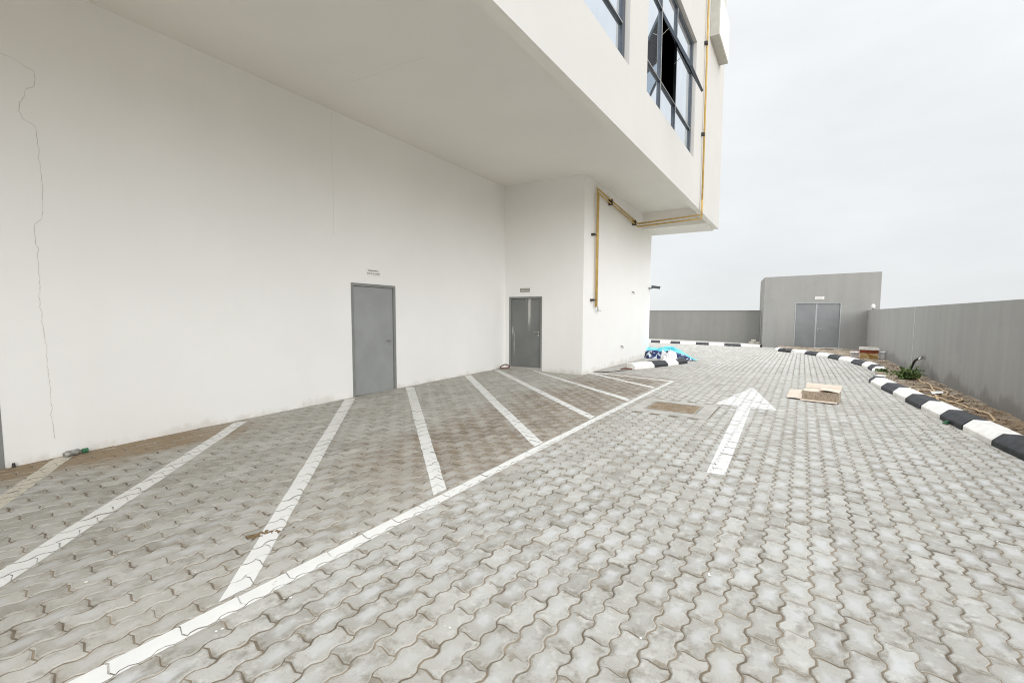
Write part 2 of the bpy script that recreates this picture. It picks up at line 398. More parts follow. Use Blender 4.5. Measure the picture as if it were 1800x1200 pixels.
def inset(p, d):
    a = np.roll(p, 1, 0); b = np.roll(p, -1, 0)
    e1 = p-a; e2 = b-p
    n1 = np.stack([-e1[:, 1], e1[:, 0]], 1); n1 /= np.linalg.norm(n1, axis=1)[:, None]+1e-9
    n2 = np.stack([-e2[:, 1], e2[:, 0]], 1); n2 /= np.linalg.norm(n2, axis=1)[:, None]+1e-9
    n = n1+n2; l = np.maximum(np.linalg.norm(n, axis=1)[:, None], .9); n = n/l
    return p + n*d

MH = (-2.52, -1.23, 7.52, 8.80)      # manhole surround: no pavers inside
def paved(x, y):
    if x < -7.32 and y < 17.6: return False
    if -7.4 < x < -4.95 and 11.0 < y < 17.4: return False
    if x > interp(KB, y)+.22: return False
    if MH[0]+.03 < x < MH[1]-.03 and MH[2]+.03 < y < MH[3]-.03: return False
    if x < -11 or y > 30.2: return False
    if x < -1.9 and y > 28.7 + (x+6)*.1: return False
    return True

PV = {}
V, Fs, nv = [], [], 0
Vrnd, Vedge, Vloc = [], [], []
loops, starts, totals, smooth = [], [], [], []
ls = 0
iy0 = int((-4-PY0)/LP); iy1 = int((30.5-PY0)/LP)
for ix in range(int((-11.5-PX0)/WP), int((3.1-PX0)/WP)+1):
    for iy in range(iy0, iy1+1):
        c0 = (PX0+ix*WP, PY0+(iy+.5+(.5 if ix % 2 else 0))*LP)
        if not paved(*c0): continue
        d = c0[1]+abs(c0[0])*.2
        far = d > 15
        P, c = paver_outline(ix, iy, far)
        z = gz(*c); e = .05
        sx = (gz(c[0]+e, c[1])-gz(c[0]-e, c[1]))/(2*e) + random.gauss(0, .011); sy = (gz(c[0], c[1]+e)-gz(c[0], c[1]-e))/(2*e) + random.gauss(0, .009)
        dz = random.gauss(0, .0012)
        zf = lambda p, off: z+dz+off+sx*(p[:, 0]-c[0])+sy*(p[:, 1]-c[1])
        jx = random.gauss(0, .0008); jy = random.gauss(0, .0012)
        P = P+np.array([jx, jy])
        gap = .0036+abs(random.gauss(0, .0012))
        ringA = inset(P, gap); ringB = inset(P, gap+.0075)
        PV[(ix, iy)] = (inset(P, max(.0012, gap-.0012)), c, z+dz, sx, sy)
        rings = [(ringA, -.03), (ringA, -.0055), (ringB, 0.)] if not far else [(ringA, -.02), (ringB, 0.)]
        k = len(P); base = nv
        for r_, off in rings:
            V.append(np.column_stack([r_, zf(r_, off)])); nv += k; Vloc.append(np.column_stack([(r_-c)/(WP/2, LP/2), np.zeros(k)]))
        ev = [1.]*k*(len(rings)-1)+[0.]*k
        Vedge += ev; Vrnd += [min(1, max(0, random.gauss(.5, .26)))]*(k*len(rings))
        for q in range(len(rings)-1):
            a, b = base+q*k, base+(q+1)*k
            for i in range(k):
                j = (i+1) % k
                loops += [a+i, a+j, b+j, b+i]; starts.append(ls); totals.append(4); ls += 4
        t = base+(len(rings)-1)*k
        top = ringB; extra = []; tris = []; quads = []
        if far:
            extra.append((c[0]+jx, c[1]+jy)); tris += [(t+i, t+(i+1) % k, nv) for i in range(k)]
        else:      # strips between the two zig-zag sides, a small fan at each end
            for q, lst in enumerate(([26, 27, 0, 1, 2, 3, 4, 5, 6], [12, 13, 14, 15, 16, 17, 18, 19, 20])):
                extra.append(tuple((top[lst[0]]+top[lst[-1]])/2)); tris += [(t+u, t+w_, nv+q) for u, w_ in zip(lst, lst[1:])]
            quads += [(t+28-j, t+4+j, t+5+j, t+27-j) for j in range(2, 8)]
        ex = np.array(extra); V.append(np.column_stack([ex, zf(ex, 0.)])); Vedge += [0.]*len(extra); Vrnd += [Vrnd[-1]]*len(extra); nv += len(extra); Vloc.append(np.column_stack([(ex-c)/(WP/2, LP/2), np.zeros(len(extra))]))
        for f_ in tris+quads: loops += f_; starts.append(ls); totals.append(len(f_)); ls += len(f_)
V = np.concatenate(V)
me = bpy.data.meshes.new('block_paving')
me.vertices.add(len(V)); me.vertices.foreach_set('co', V.astype(np.float32).ravel())
me.loops.add(len(loops)); me.loops.foreach_set('vertex_index', np.array(loops, dtype=np.int32))
me.polygons.add(len(starts)); me.polygons.foreach_set('loop_start', np.array(starts, dtype=np.int32))
me.update(calc_edges=True)
for nm, dat in (('rnd', Vrnd), ('edge', Vedge)):
    at = me.attributes.new(nm, 'FLOAT', 'POINT'); at.data.foreach_set('value', np.array(dat, dtype=np.float32))
at = me.attributes.new('stone', 'FLOAT_VECTOR', 'POINT'); at.data.foreach_set('vector', np.concatenate(Vloc).astype(np.float32).ravel())
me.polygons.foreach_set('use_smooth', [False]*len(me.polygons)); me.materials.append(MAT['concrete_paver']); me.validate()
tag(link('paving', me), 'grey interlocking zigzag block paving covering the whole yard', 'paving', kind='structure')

# ------------------------------------------------------------------ painted markings: one patch per paver, so the joints show through
def clip_poly(sub, clip):
    out = [tuple(p) for p in sub]
    for i in range(len(clip)):
        a, b = clip[i], clip[(i+1) % len(clip)]; inp, out = out, []
        side = lambda p: (b[0]-a[0])*(p[1]-a[1])-(b[1]-a[1])*(p[0]-a[0])
        for j in range(len(inp)):
            p, q_ = inp[j], inp[(j+1) % len(inp)]; sp, sq = side(p), side(q_)
            if sp >= 0: out.append(p)
            if (sp >= 0) != (sq >= 0):
                t = sp/(sp-sq); out.append((p[0]+t*(q_[0]-p[0]), p[1]+t*(q_[1]-p[1])))
        if not out: return []
    return out
def area(p): return .5*sum(p[i][0]*p[(i+1) % len(p)][1]-p[(i+1) % len(p)][0]*p[i][1] for i in range(len(p)))
def marking(polys, label, mat='road_paint', dz=.0016, jit=.004):
    mb = MB()
    for pl in polys:
        if area(pl) < 0: pl = pl[::-1]
        xs = [p[0] for p in pl]; ys = [p[1] for p in pl]
        for ix in range(int((min(xs)-PX0)/WP)-2, int((max(xs)-PX0)/WP)+3):
            for iy in range(int((min(ys)-PY0)/LP)-2, int((max(ys)-PY0)/LP)+3):
                if (ix, iy) not in PV: continue
                o, c, z, sx, sy = PV[(ix, iy)]
                k = random.gauss(0, jit)*.4
                cp = [(x+k, y+random.gauss(0, jit)) for x, y in pl]
                r_ = clip_poly(o, cp)
                if len(r_) < 3 or abs(area(r_)) < 2e-4: continue
                mb.face([(x, y, z+sx*(x-c[0])+sy*(y-c[1])+dz) for x, y in r_])
        m = 16
        if len(pl) == 4:
            A, Bq, Cq, Dq = [Vector(p) for p in pl]
            e1, e2 = ((A, Dq), (Bq, Cq)) if (Bq-A).length < (Cq-Bq).length else ((A, Bq), (Dq, Cq))
            for k in range(m):
                q4 = [e1[0].lerp(e1[1], k/m), e2[0].lerp(e2[1], k/m), e2[0].lerp(e2[1], (k+1)/m), e1[0].lerp(e1[1], (k+1)/m)]
                if area([tuple(p) for p in q4]) < 0: q4 = q4[::-1]
                mb.face([(p.x, p.y, gz(p.x, p.y)-.0048) for p in q4], 1)
        else: mb.face([(p[0], p[1], gz(*p)-.0048) for p in pl], 1)
    return tag(mb.build('road_marking', [mat, 'joint_paint']), label, 'road marking', kind='structure')
def line_poly(p, q_, w):
    d = Vector((q_[0]-p[0], q_[1]-p[1])).normalized(); n = Vector((-d.y, d.x))*w/2
    return [(p[0]+n.x, p[1]+n.y), (p[0]-n.x, p[1]-n.y), (q_[0]-n.x, q_[1]-n.y), (q_[0]+n.x, q_[1]+n.y)]
LX0, LX1 = -2.845, -2.69         # long edge line
marking([[(LX0-.01, -3), (LX1-.01, -3), (LX1+.07, 11.36), (LX0+.15, 11.36)]], 'long white painted line edging the hatched bays, meeting all the cross lines')
marking([line_poly((-7.16, 1.82), (-5.6, .86), .15)], 'faded sandy white painted line at the far left, nearest the sand', 'worn_road_paint', .0014)
marking([[(-7.12, 3.62), (-7.04, 3.76), (-2.845, -.62), (-2.845, -.86)]], 'white painted bay line running off the left edge of the picture')
marking([[(-7.18, 5.56), (-7.09, 5.71), (-2.846, 1.50), (-2.846, 1.315)]], 'white painted bay line with a brown mud smear, ending left of the first door')
marking([[(-7.16, 7.05), (-7.03, 7.16), (-2.83, 3.285), (-2.83, 3.105)]], 'white painted bay line starting just right of the first door')
marking([[(-7.18, 9.02), (-7.10, 9.19), (-2.785, 5.07), (-2.785, 4.86)]], 'white painted bay line starting below the inner corner of the building')
marking([[(-7.12, 10.23), (-7.01, 10.34), (-2.775, 6.76), (-2.775, 6.57)]], 'white painted bay line starting at the corner door')
marking([[(-6.3, 10.80), (-6.13, 10.80), (-2.765, 8.48), (-2.765, 8.28)]], 'white painted bay line starting right of the corner door')
marking([[(-5.1, 11.45), (-4.92, 11.5), (-2.755, 10.13), (-2.755, 9.96)]], 'white painted bay line starting at the foot of the projecting white wall')
marking([[(-4.9, 11.43), (-4.9, 11.53), (-2.69, 11.37), (-2.69, 11.20)]], 'thin white painted line closing the far end of the hatched bays')
marking([[(-.926, 11.58), (-1.329, 8.965), (-.319, 8.97)], [(-.939, 8.966), (-.732, 8.966), (-.625, 5.045), (-.805, 5.033)]],
        'large white painted arrow pointing away down the driveway', 'fresh_road_paint', jit=0)

# ------------------------------------------------------------------ kerbs
def kerb(pts, cols, side, label, h=.17):
    """pts: road-side foot points, one stone between each pair; side=+1 back is to the right of travel"""
    e = empty('kerb', (pts[0][0], pts[0][1], gz(*pts[0])), label, 'kerb')
    P = [Vector((x, y)) for x, y in pts]; N = []
    for i in range(len(P)):
        t = (P[min(i+1, len(P)-1)]-P[max(i-1, 0)]).normalized(); N.append(Vector((t.y, -t.x))*side)
    prof = [(0, -.05), (0, .068*h/.17), (.012, .082*h/.17), (.095, .158*h/.17), (.115, h), (.30, h), (.315, h-.012), (.315, -.05)]
    for i in range(len(P)-1):
        mb = MB(); a, b = P[i], P[i+1]; d = (b-a).normalized()
        g = min(.006, (b-a).length*.02); rings = []
        wob = [random.gauss(0, .006) for _ in range(2)]; hz = random.gauss(0, .004)
        m = 4
        for k in range(m+1):
            t = k/m; p = a.lerp(b, t); n = N[i].lerp(N[i+1], t).normalized()
            if k == 0: p = p+d*g
            if k == m: p = p-d*g
            z = gz(p.x, p.y)+hz; off = wob[0]*(1-t)+wob[1]*t
            rings.append([(p.x+n.x*(q+off), p.y+n.y*(q+off), z+zz+mnoise.noise(Vector((p.x*4, p.y*4, q*9)))*.004) for q, zz in prof])
        k = len(prof)
        for ring in rings: mb.v += ring
        for r_ in range(m):
            for q in range(k-1):
                f = (r_*k+q, (r_+1)*k+q, (r_+1)*k+q+1, r_*k+q+1); mb.f.append(f if side > 0 else f[::-1]); mb.mi.append(0)
        mb.f.append(tuple(range(k)) if side > 0 else tuple(reversed(range(k)))); mb.mi.append(0)
        f = tuple(m*k+q for q in range(k)); mb.f.append(f[::-1] if side > 0 else f); mb.mi.append(0)
        c = cols[i % len(cols)] if len(cols) == len(P)-1 else cols[i % 2]
        o = mb.build('kerb_stone', 'kerb_white' if c == 'W' else 'kerb_black', e, bevel=.006)
        o['label'] = 'white painted kerb stone' if c == 'W' else 'black painted kerb stone'
    return e
near = [(2.93, -4.4), (2.90, -3.5), (2.87, -2.6), (2.84, -1.7), (2.81, -.8), (2.78, .1), (2.75, 1.), (2.71, 1.9), (2.66, 2.8), (2.61, 3.7), (2.555, 4.6), (2.49, 5.5), (2.42, 6.4), (2.335, 7.3), (2.205, 8.17), (2.108, 9.06), (2.014, 9.85), (1.912, 10.75), (1.83, 11.57), (1.739, 12.5), (1.641, 13.34), (1.545, 14.35), (1.54, 14.75), (1.66, 15.2)]
cols = []; c = 'B'
k0 = near.index((2.335, 7.3))
for i in range(len(near)-1): cols.append('B' if (i-k0) % 2 == 0 else 'W')
kerb(near, cols, 1, 'long run of black and white kerb stones along the planted strip on the right')
kerb([(1.93, 17.6), (2.001, 18.5), (1.983, 19.35), (1.905, 20.45), (1.688, 21.74), (1.323, 22.886), (1.0, 23.9), (.592, 24.7), (.12, 25.4), (-.46, 26.0), (-1.045, 26.5), (-1.2, 26.95)],
     list('WBWBWBWBWBW'), 1, 'curved run of black and white kerb stones before the grey utility room')
kerb([(-10.4, 28.0), (-9.6, 28.1), (-8.8, 28.22), (-8.05, 28.33), (-7.5, 28.4), (-6.9, 28.48), (-6.33, 28.55), (-5.44, 28.62), (-4.73, 28.7), (-3.89, 28.85), (-3.03, 29.05), (-2.06, 29.4)],
     list('WBWBWBWBWBW'), -1, 'straight run of black and white kerb stones at the foot of the far grey wall', .14)
kerb([(-4.1, 12.9), (-3.755, 13.73), (-3.546, 14.472), (-3.386, 15.15), (-3.24, 15.75)], list('WBWB'), -1, 'short scuffed run of black and white kerb stones beside the projecting white wall')

# raised strip behind the far kerb, apron behind the short kerb, soil bed
grid_sheet('pavement', np.linspace(-14, -2.06, 40), [0, .5, 1.0], lambda x, t: 0, 'concrete_slab', 'narrow raised strip between the far kerb and the far grey wall', 'pavement')
o = COL.objects['pavement']
for v in o.data.vertices:
    x, t = v.co.x, v.co.y; yk = 28.33+.16*max(0, x+8)*.9 + .25; yk = min(max(yk, 28.4), 29.7); v.co.y = yk+(31.05-yk)*t; v.co.z = gz(x, v.co.y)+.12
mb = MB()
ap = [(-4.84, 11.6), (-4.5, 11.75), (-4.22, 12.35), (-4.3, 12.95), (-3.96, 13.85), (-3.76, 14.55), (-3.6, 15.3), (-3.45, 16.0), (-3.5, 17.2), (-4.84, 17.2)]
mb.face([(x, y, gz(x, y)+.02) for x, y in ap]); tag(mb.build('pavement', 'concrete_slab'), 'small plain concrete apron at the foot of the projecting white wall', 'pavement', kind='structure')

SB = [(-6, 3.1), (0, 2.93), (5, 2.7), (7.5, 2.45), (9, 2.28), (11, 2.06), (12.5, 1.92), (14.6, 1.72), (15.5, 1.8), (17, 1.95), (18.5, 2.15), (20.5, 2.05), (21.7, 1.83), (22.9, 1.47), (24, 1.12), (25.4, .25), (26.1, -.6), (26.7, -1.1), (31, -1.15)]
ys = np.concatenate([np.linspace(-6, 5, 30), np.linspace(5.1, 22, 300), np.linspace(22.1, 30.05, 60)]); nx = 40
v = []
for y in ys:
    xl = interp(SB, y)
    for i in range(nx):
        x = xl+(2.96-xl)*i/(nx-1) if xl < 2.96 else xl+.001*i
        n = mnoise.fractal(Vector((x*3, y*3, .3)), 1.0, 2.0, 5)
        v.append((x, y, gz(x, y)+.11+.03*n+.03*math.exp(-((x-2.93)/.18)**2)))
f = [(j*nx+i, j*nx+i+1, (j+1)*nx+i+1, (j+1)*nx+i) for j in range(len(ys)-1) for i in range(nx-1)]
me = bpy.data.meshes.new('soil'); me.from_pydata(v, [], f); me.materials.append(MAT['dry_soil']); me.update()
me.polygons.foreach_set('use_smooth', [True]*len(f))
tag(link('soil', me), 'dry brown soil bed between the kerb and the right grey wall', 'soil', kind='structure')
def soilz(x, y): return gz(x, y)+.11+.03*mnoise.fractal(Vector((x*3, y*3, .3)), 1.0, 2.0, 5)+.03*math.exp(-((x-2.93)/.18)**2)

# loose stones, dry leaves, flecks
mb = MB()
for _ in range(700):
    y = random.uniform(5, 29); xl = interp(SB, y)+.06
    if xl > 2.85: continue
    x = random.uniform(xl, 2.88); s = random.uniform(.006, .03); z = soilz(x, y)
    pts = [Vector((random.gauss(0, 1), random.gauss(0, 1), random.gauss(0, .6))).normalized()*s for _ in range(6)]
    a = [Vector((x, y, z+s*.3))+Vector(p) for p in ((s, 0, 0), (-s*.8, s*.3, 0), (0, s, .2*s), (.1*s, -s*.9, 0), (0, 0, s*.7), (0, 0, -s*.7))]
    for t in ((0, 2, 4), (2, 1, 4), (1, 3, 4), (3, 0, 4), (2, 0, 5), (1, 2, 5), (3, 1, 5), (0, 3, 5)):
        i = len(mb.v); mb.v += [tuple(a[q]) for q in t]; mb.f.append((i, i+1, i+2)); mb.mi.append(0)
tag(mb.build('gravel', 'loose_stone'), 'small loose stones scattered over the soil bed', 'gravel', kind='stuff')
mb = MB()
for _ in range(950):
    y = random.triangular(5, 26, 9); xl = interp(SB, y)+.05
    if xl > 2.85: continue
    x = random.triangular(xl, 2.9, 2.7); s = random.uniform(.012, .05); z = soilz(x, y)+.006; an = random.uniform(0, 6.28); u = Vector((math.cos(an), math.sin(an), random.gauss(0, .25)))*s; w = Vector((-math.sin(an), math.cos(an), random.gauss(0, .3)))*s*.35
    c = Vector((x, y, z)); mb.face([c-u, c-w, c+u+Vector((0, 0, s*.3)), c+w])
tag(mb.build('leaf_litter', 'dry_leaf'), 'dry brown leaf litter scattered over the soil bed', 'leaf litter', kind='stuff')
mb = MB()
fl = [(-4.06, 1.84), (-3.75, 1.03), (-3.31, 1.38), (-3.34, 1.0), (-3.28, 1.8), (-3.37, 2.2), (-2.88, 2.27), (-2.63, 2.37), (-2.21, 2.09), (-.65, 2.27), (-.44, 3.05), (1.3, 4.62), (1.36, 4.58), (1.42, 4.54), (-2.58, 1.22), (-2.54, 1.52), (-2.1, 2.6), (-1.6, 1.8), (-.9, 2.9), (-1.9, 3.4)]
for x, y in fl:
    for _ in range(random.randint(1, 3)):
        x2, y2 = x+random.gauss(0, .02), y+random.gauss(0, .02); s = random.uniform(.004, .012); z = gz(x2, y2)+.003; an = random.uniform(0, 6)
        mb.face([(x2+s*random.uniform(.5, 1.2)*math.cos(an+q), y2+s*random.uniform(.5, 1.2)*math.sin(an+q), z+.002*q/6) for q in (0, 1.2, 2.5, 3.7, 5.)])
tag(mb.build('paint_flecks', 'sign_white'), 'tiny white flecks of plaster scattered on the paving', 'flecks', kind='stuff')

# mud smear on the marking, sand drift at the wall
def blob_sheet(name, cxy, rx, ry, rot, mat, h, label, cat, n=34, seed=0, zoff=.004):
    mb = MB(); c = Vector((cxy[0], cxy[1])); rings = 5; pts = []
    for k in range(rings+1):
        for q in range(n):
            an = 2*math.pi*q/n; rad = k/rings*(1+.38*mnoise.fractal(Vector((math.cos(an)*1.6+seed, math.sin(an)*1.6, seed)), 1., 2., 4))
            x, y = rx*rad*math.cos(an), ry*rad*math.sin(an); x, y = x*math.cos(rot)-y*math.sin(rot), x*math.sin(rot)+y*math.cos(rot)
            X, Y = c.x+x, c.y+y; t = k/rings
            pts.append((X, Y, gz(X, Y)+zoff+h*(1-t)*(1+.8*mnoise.noise(Vector((X*30, Y*30, 2))))-(.006 if k == rings else 0)))
    mb.v = pts
    for k in range(rings):
        for q in range(n): mb.f.append((k*n+q, k*n+(q+1) % n, (k+1)*n+(q+1) % n, (k+1)*n+q)); mb.mi.append(0)
    return tag(mb.build(name, mat, smooth=True), label, cat)
mb = MB()
for _ in range(26):
    u, w_ = random.gauss(0, .085), random.gauss(0, .022); an = R(62); X = -3.44+u*math.cos(an)-w_*math.sin(an); Y = 1.91+u*math.sin(an)+w_*math.cos(an); s_ = random.uniform(.006, .026)
    ring = [(X+s_*random.uniform(.6, 1.3)*math.cos(q*1.047), Y+s_*random.uniform(.6, 1.3)*math.sin(q*1.047), gz(X, Y)+.0022) for q in range(6)]
    top_ = (X, Y, gz(X, Y)+.003+s_*.35)
    for q in range(6): mb.face([ring[q], ring[(q+1) % 6], top_])
tag(mb.build('mud', 'mud_brown'), 'brown mud crumbs smeared across a white bay line', 'mud', kind='stuff')

# ------------------------------------------------------------------ the manhole
e = empty('manhole', (-1.875, 8.16, .14), 'rusty rectangular manhole cover in a concrete surround beside the arrow', 'manhole')
def gbox(mb, x0, x1, y0, y1, zlo, zhi, n=1):
    P = [(x, y, gz(x, y)+dz) for dz in (zlo, zhi) for y in (y0, y1) for x in (x0, x1)]; i = len(mb.v); mb.v += P
    for f in ((0, 2, 3, 1), (4, 5, 7, 6), (0, 1, 5, 4), (2, 6, 7, 3), (0, 4, 6, 2), (1, 3, 7, 5)): mb.f.append(tuple(i+k for k in f)); mb.mi.append(0)
x0, x1, y0, y1 = MH; a0, a1, b0, b1 = -2.31, -1.45, 7.78, 8.54
mb = MB()
gbox(mb, x0, a0, y0, y1, -.1, .007); gbox(mb, a1, x1, y0, y1, -.1, .007); gbox(mb, a0, a1, y0, b0, -.1, .006); gbox(mb, a0, a1, b1, y1, -.1, .006)
mb.build('surround', 'concrete_slab', e, bevel=.004)
mb = MB(); t = .035
gbox(mb, a0+.004, a0+t, b0+.004, b1-.004, -.08, .009); gbox(mb, a1-t, a1-.004, b0+.004, b1-.004, -.08, .009); gbox(mb, a0+t, a1-t, b0+.004, b0+t, -.08, .009); gbox(mb, a0+t, a1-t, b1-t, b1-.004, -.08, .009)
mb.build('frame', 'cover_frame', e)
mb = MB(); gbox(mb, a0+t+.004, a1-t-.004, b0+t+.004, b1-t-.004, -.08, .004)
nx_, ny_ = 30, 26
for i in range(nx_):
    for j in range(ny_):
        xa = a0+t+.02+(a1-a0-2*t-.04)*(i+.5)/nx_; ya = b0+t+.02+(b1-b0-2*t-.04)*(j+.5)/ny_
        an = R(45 if (i+j) % 2 else -45); c_, s_ = math.cos(an), math.sin(an); z = gz(xa, ya)
        q = [(xa+c_*u-s_*w, ya+s_*u+c_*w) for u, w in ((-.011, -.004), (.011, -.004), (.011, .004), (-.011, .004))]
        mb.face([(p[0], p[1], z+.009) for p in q])
        for k in range(4): mb.face([(q[k][0], q[k][1], z+.003), (q[(k+1) % 4][0], q[(k+1) % 4][1], z+.003), (q[(k+1) % 4][0], q[(k+1) % 4][1], z+.009), (q[k][0], q[k][1], z+.009)])
mb.build('cover', 'rusty_iron', e)

# ------------------------------------------------------------------ the white building
XA, XB, XC = -7.206, -4.831, -2.639       # recessed wall, projecting wall, upper facade
YR, YE, HS = 10.846, 16.75, 5.2355
B = empty('building', (XC-2, 6, 0), 'white rendered building whose upper storey overhangs a recessed ground floor', 'building')
fz = lambda y, z: z+.0085*(y-8)            # the whole upper storey is very slightly out of level
D1 = (5.764, 6.841, None, 2.12)           # first door
def to_w1(y, z): return (XA, y, z)
g1 = gz(XA, 5.76); g2_ = gz(XA, 6.84)
mb = MB()
holes = [(5.764, 6.841, -.6, .19+2.12), (.36, 1.375, -.6, .07+2.12)]
wall_with_holes(mb, to_w1, -8, YR, -.6, HS, holes, (-.25, 0, 0), ends=False)
mb.build('ground_floor_wall', 'warm_white_render', B)
mb = MB()
D2 = (-7.05, -6.01)
wall_with_holes(mb, lambda x, z: (x, YR, z), XA-.25, XB, -.6, HS, [(D2[0], D2[1], -.6, .30+1.955)], (0, .25, 0), ends=False)
mb.face([(XB, YR, -.6), (XB, YE, -.6), (XB, YE, HS), (XB, YR, HS)])
mb.face([(XB, YE, -.6), (-14, YE, -.6), (-14, YE, HS), (XB, YE, HS)])
mb.build('projecting_wall', 'warm_white_render', B)
# soffit and end beam
mb = MB(); mb.box(-14, XC-.16, -8, 15.70, HS, HS+.3); mb.build('soffit', 'soffit_render', B)
mb = MB(); YF = 17.13
mb.box(XB-9, XC-.16, 15.70, YF-.02, 4.70, HS+.3); mb.build('end_beam', 'soffit_render', B)
# upper facade with two window openings
W1 = (3.05, 7.62, 5.79, 8.64); W2 = (8.60, 12.75, 5.79, 8.64)
mb = MB()
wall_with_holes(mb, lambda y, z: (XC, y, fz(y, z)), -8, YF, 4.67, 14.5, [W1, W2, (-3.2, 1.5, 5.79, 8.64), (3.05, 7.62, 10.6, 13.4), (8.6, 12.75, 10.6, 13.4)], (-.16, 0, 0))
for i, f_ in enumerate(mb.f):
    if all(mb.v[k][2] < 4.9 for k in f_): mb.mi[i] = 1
mb.build('facade', ['dimmed_facade_render', 'soffit_render'], B)
mb = MB(); P = [(XC-.16, YF-.02), (-14, YF-.02)]
mb.face([(XC-.16, YF-.02, HS), (-14, YF-.02, HS), (-14, YF-.02, 14.5), (XC-.16, YF-.02, 14.5)])
mb.face([(-14, YF-.02, -.6), (-14, -8, -.6), (-14, -8, 14.5), (-14, YF-.02, 14.5)])
mb.face([(-14, -8, -.6), (XA-.25, -8, -.6), (XA-.25, -8, HS), (-14, -8, HS)])
mb.face([(-14, -8, HS), (XC-.16, -8, HS), (XC-.16, -8, 14.5), (-14, -8, 14.5)])
mb.build('back_walls', 'warm_white_render', B)
mb = MB(); mb.box(-14.1, XC-.16, -8.1, YF-.02, 14.2, 14.45); mb.build('roof', 'roof_grey', B)

def window(op, cols, zt, sash=None, big=True):
    """op: opening (y0,y1,z0,z1); cols: mullion positions; zt: transom heights"""
    y0, y1, z0, z1 = op; xo = XC-.085; d = .06
    mb = MB()
    def bar(ya, yb, za, zb, xa=xo-d, xb=xo):
        P = [(x, y, fz(y, z)) for z in (za, zb) for y in (ya, yb) for x in (xa, xb)]; i = len(mb.v); mb.v += P
        for f in ((0, 2, 3, 1), (4, 5, 7, 6), (0, 1, 5, 4), (2, 6, 7, 3), (0, 4, 6, 2), (1, 3, 7, 5)): mb.f.append(tuple(i+k for k in f)); mb.mi.append(0)
    bar(y0, y0+.1, z0, z1); bar(y1-.13, y1, z0, z1); bar(y0+.1, y1-.13, z0, z0+.06); bar(y0+.1, y1-.13, z1-.09, z1)
    fr = mb.build('window', 'window_frame_grey', B)
    ysp = [y0+.1]+list(cols)+[y1-.13]; zs = [z0+.06]+list(zt)+[z1-.09]
    mb = MB(); t = .017
    for c in cols: bar(c-t, c+t, z0+.06, z1-.09, xo-d+.01, xo+.006)
    for z in zt:
        for a, b in zip(ysp, ysp[1:]): bar(a+(t if a != ysp[0] else 0), b-(t if b != ysp[-1] else 0), z-t, z+t, xo-d+.01, xo+.004)
    mb.build('glazing_bar', 'window_frame_grey', fr)
    mb = MB()
    for c in cols: bar(c-.010, c+.010, z0+.06, z1-.09, xo+.006, xo+.013)
    for z in zt:
        for a, b in zip(ysp, ysp[1:]): bar(a+(t if a != ysp[0] else 0), b-(t if b != ysp[-1] else 0), z-.012, z+.002, xo+.004, xo+.010)
    mb.build('glazing_bead', 'pale_window_bead', fr)
    for i, (a, b) in enumerate(zip(ysp, ysp[1:])):
        for j, (c, e_) in enumerate(zip(zs, zs[1:])):
            if sash == (i, j):
                s = a+t+.004, b-t-.004, c+t+.004, e_-t-.004; continue
            mb = MB(); tl = [random.gauss(0, .0012) for _ in range(3)]
            A, Bq, Cq, Dq = (a, c), (b, c), (b, e_), (a, e_)
            mb.face([(xo-d*.55+tl[k % 3], y, fz(y, z)) for k, (y, z) in enumerate((A, Bq, Cq, Dq))])
            mb.build('pane', 'mirror_glass', fr)
    if sash:
        ya, yb, za, zb = s; th = R(27); hinge = Vector((xo+.01, (ya+yb)/2, fz((ya+yb)/2, zb)))
        Rm = Matrix.Translation(hinge) @ Matrix.Rotation(-th, 4, 'Y') ; H = zb-za; W = (yb-ya)/2
        mb = MB(); w = .065
        for q in ((-.05, 0, -W, -W+w, -H, 0), (-.05, 0, W-w, W, -H, 0), (-.05, 0, -W+w, W-w, -H, -H+w), (-.05, 0, -W+w, W-w, -w, 0)): mb.box(*q, M=Rm)
        so = mb.build('open_sash', 'window_frame_grey', fr, bevel=.004)
        mb = MB(); mb.box(-.032, -.026, -W+w-.004, W-w+.004, -H+w-.004, -w+.004, M=Rm); mb.build('sash_pane', 'mirror_glass', fr)
        mb = MB()
        for yy in (-W+.02, W-.02):
            mb = MB(); p = Rm @ Vector((-.05, yy, -H*.28)); mb.tube([(xo-.04, hinge.y+yy, p.z-.12), tuple(p)], .006, 6); mb.build('stay', 'steel', fr)
    return fr
window(W1, [4.6, 5.955], [6.42, 7.85]); window(W2, [9.785, 11.03], [6.475, 7.85], sash=(1, 1))
window((-3.2, 1.5, 5.79, 8.64), [-1.6, 0], [6.42, 7.85]); window((3.05, 7.62, 10.6, 13.4), [4.6, 5.955], [11.2, 12.6]); window((8.6, 12.75, 10.6, 13.4), [9.785, 11.03], [11.2, 12.6])
mb = MB(); mb.box(-7.5, XC-.17, 8.0, 13.2, HS+.32, 9.6)
mb.f.pop(5); mb.mi.pop(5); mb.build('room', 'room_dark', B)

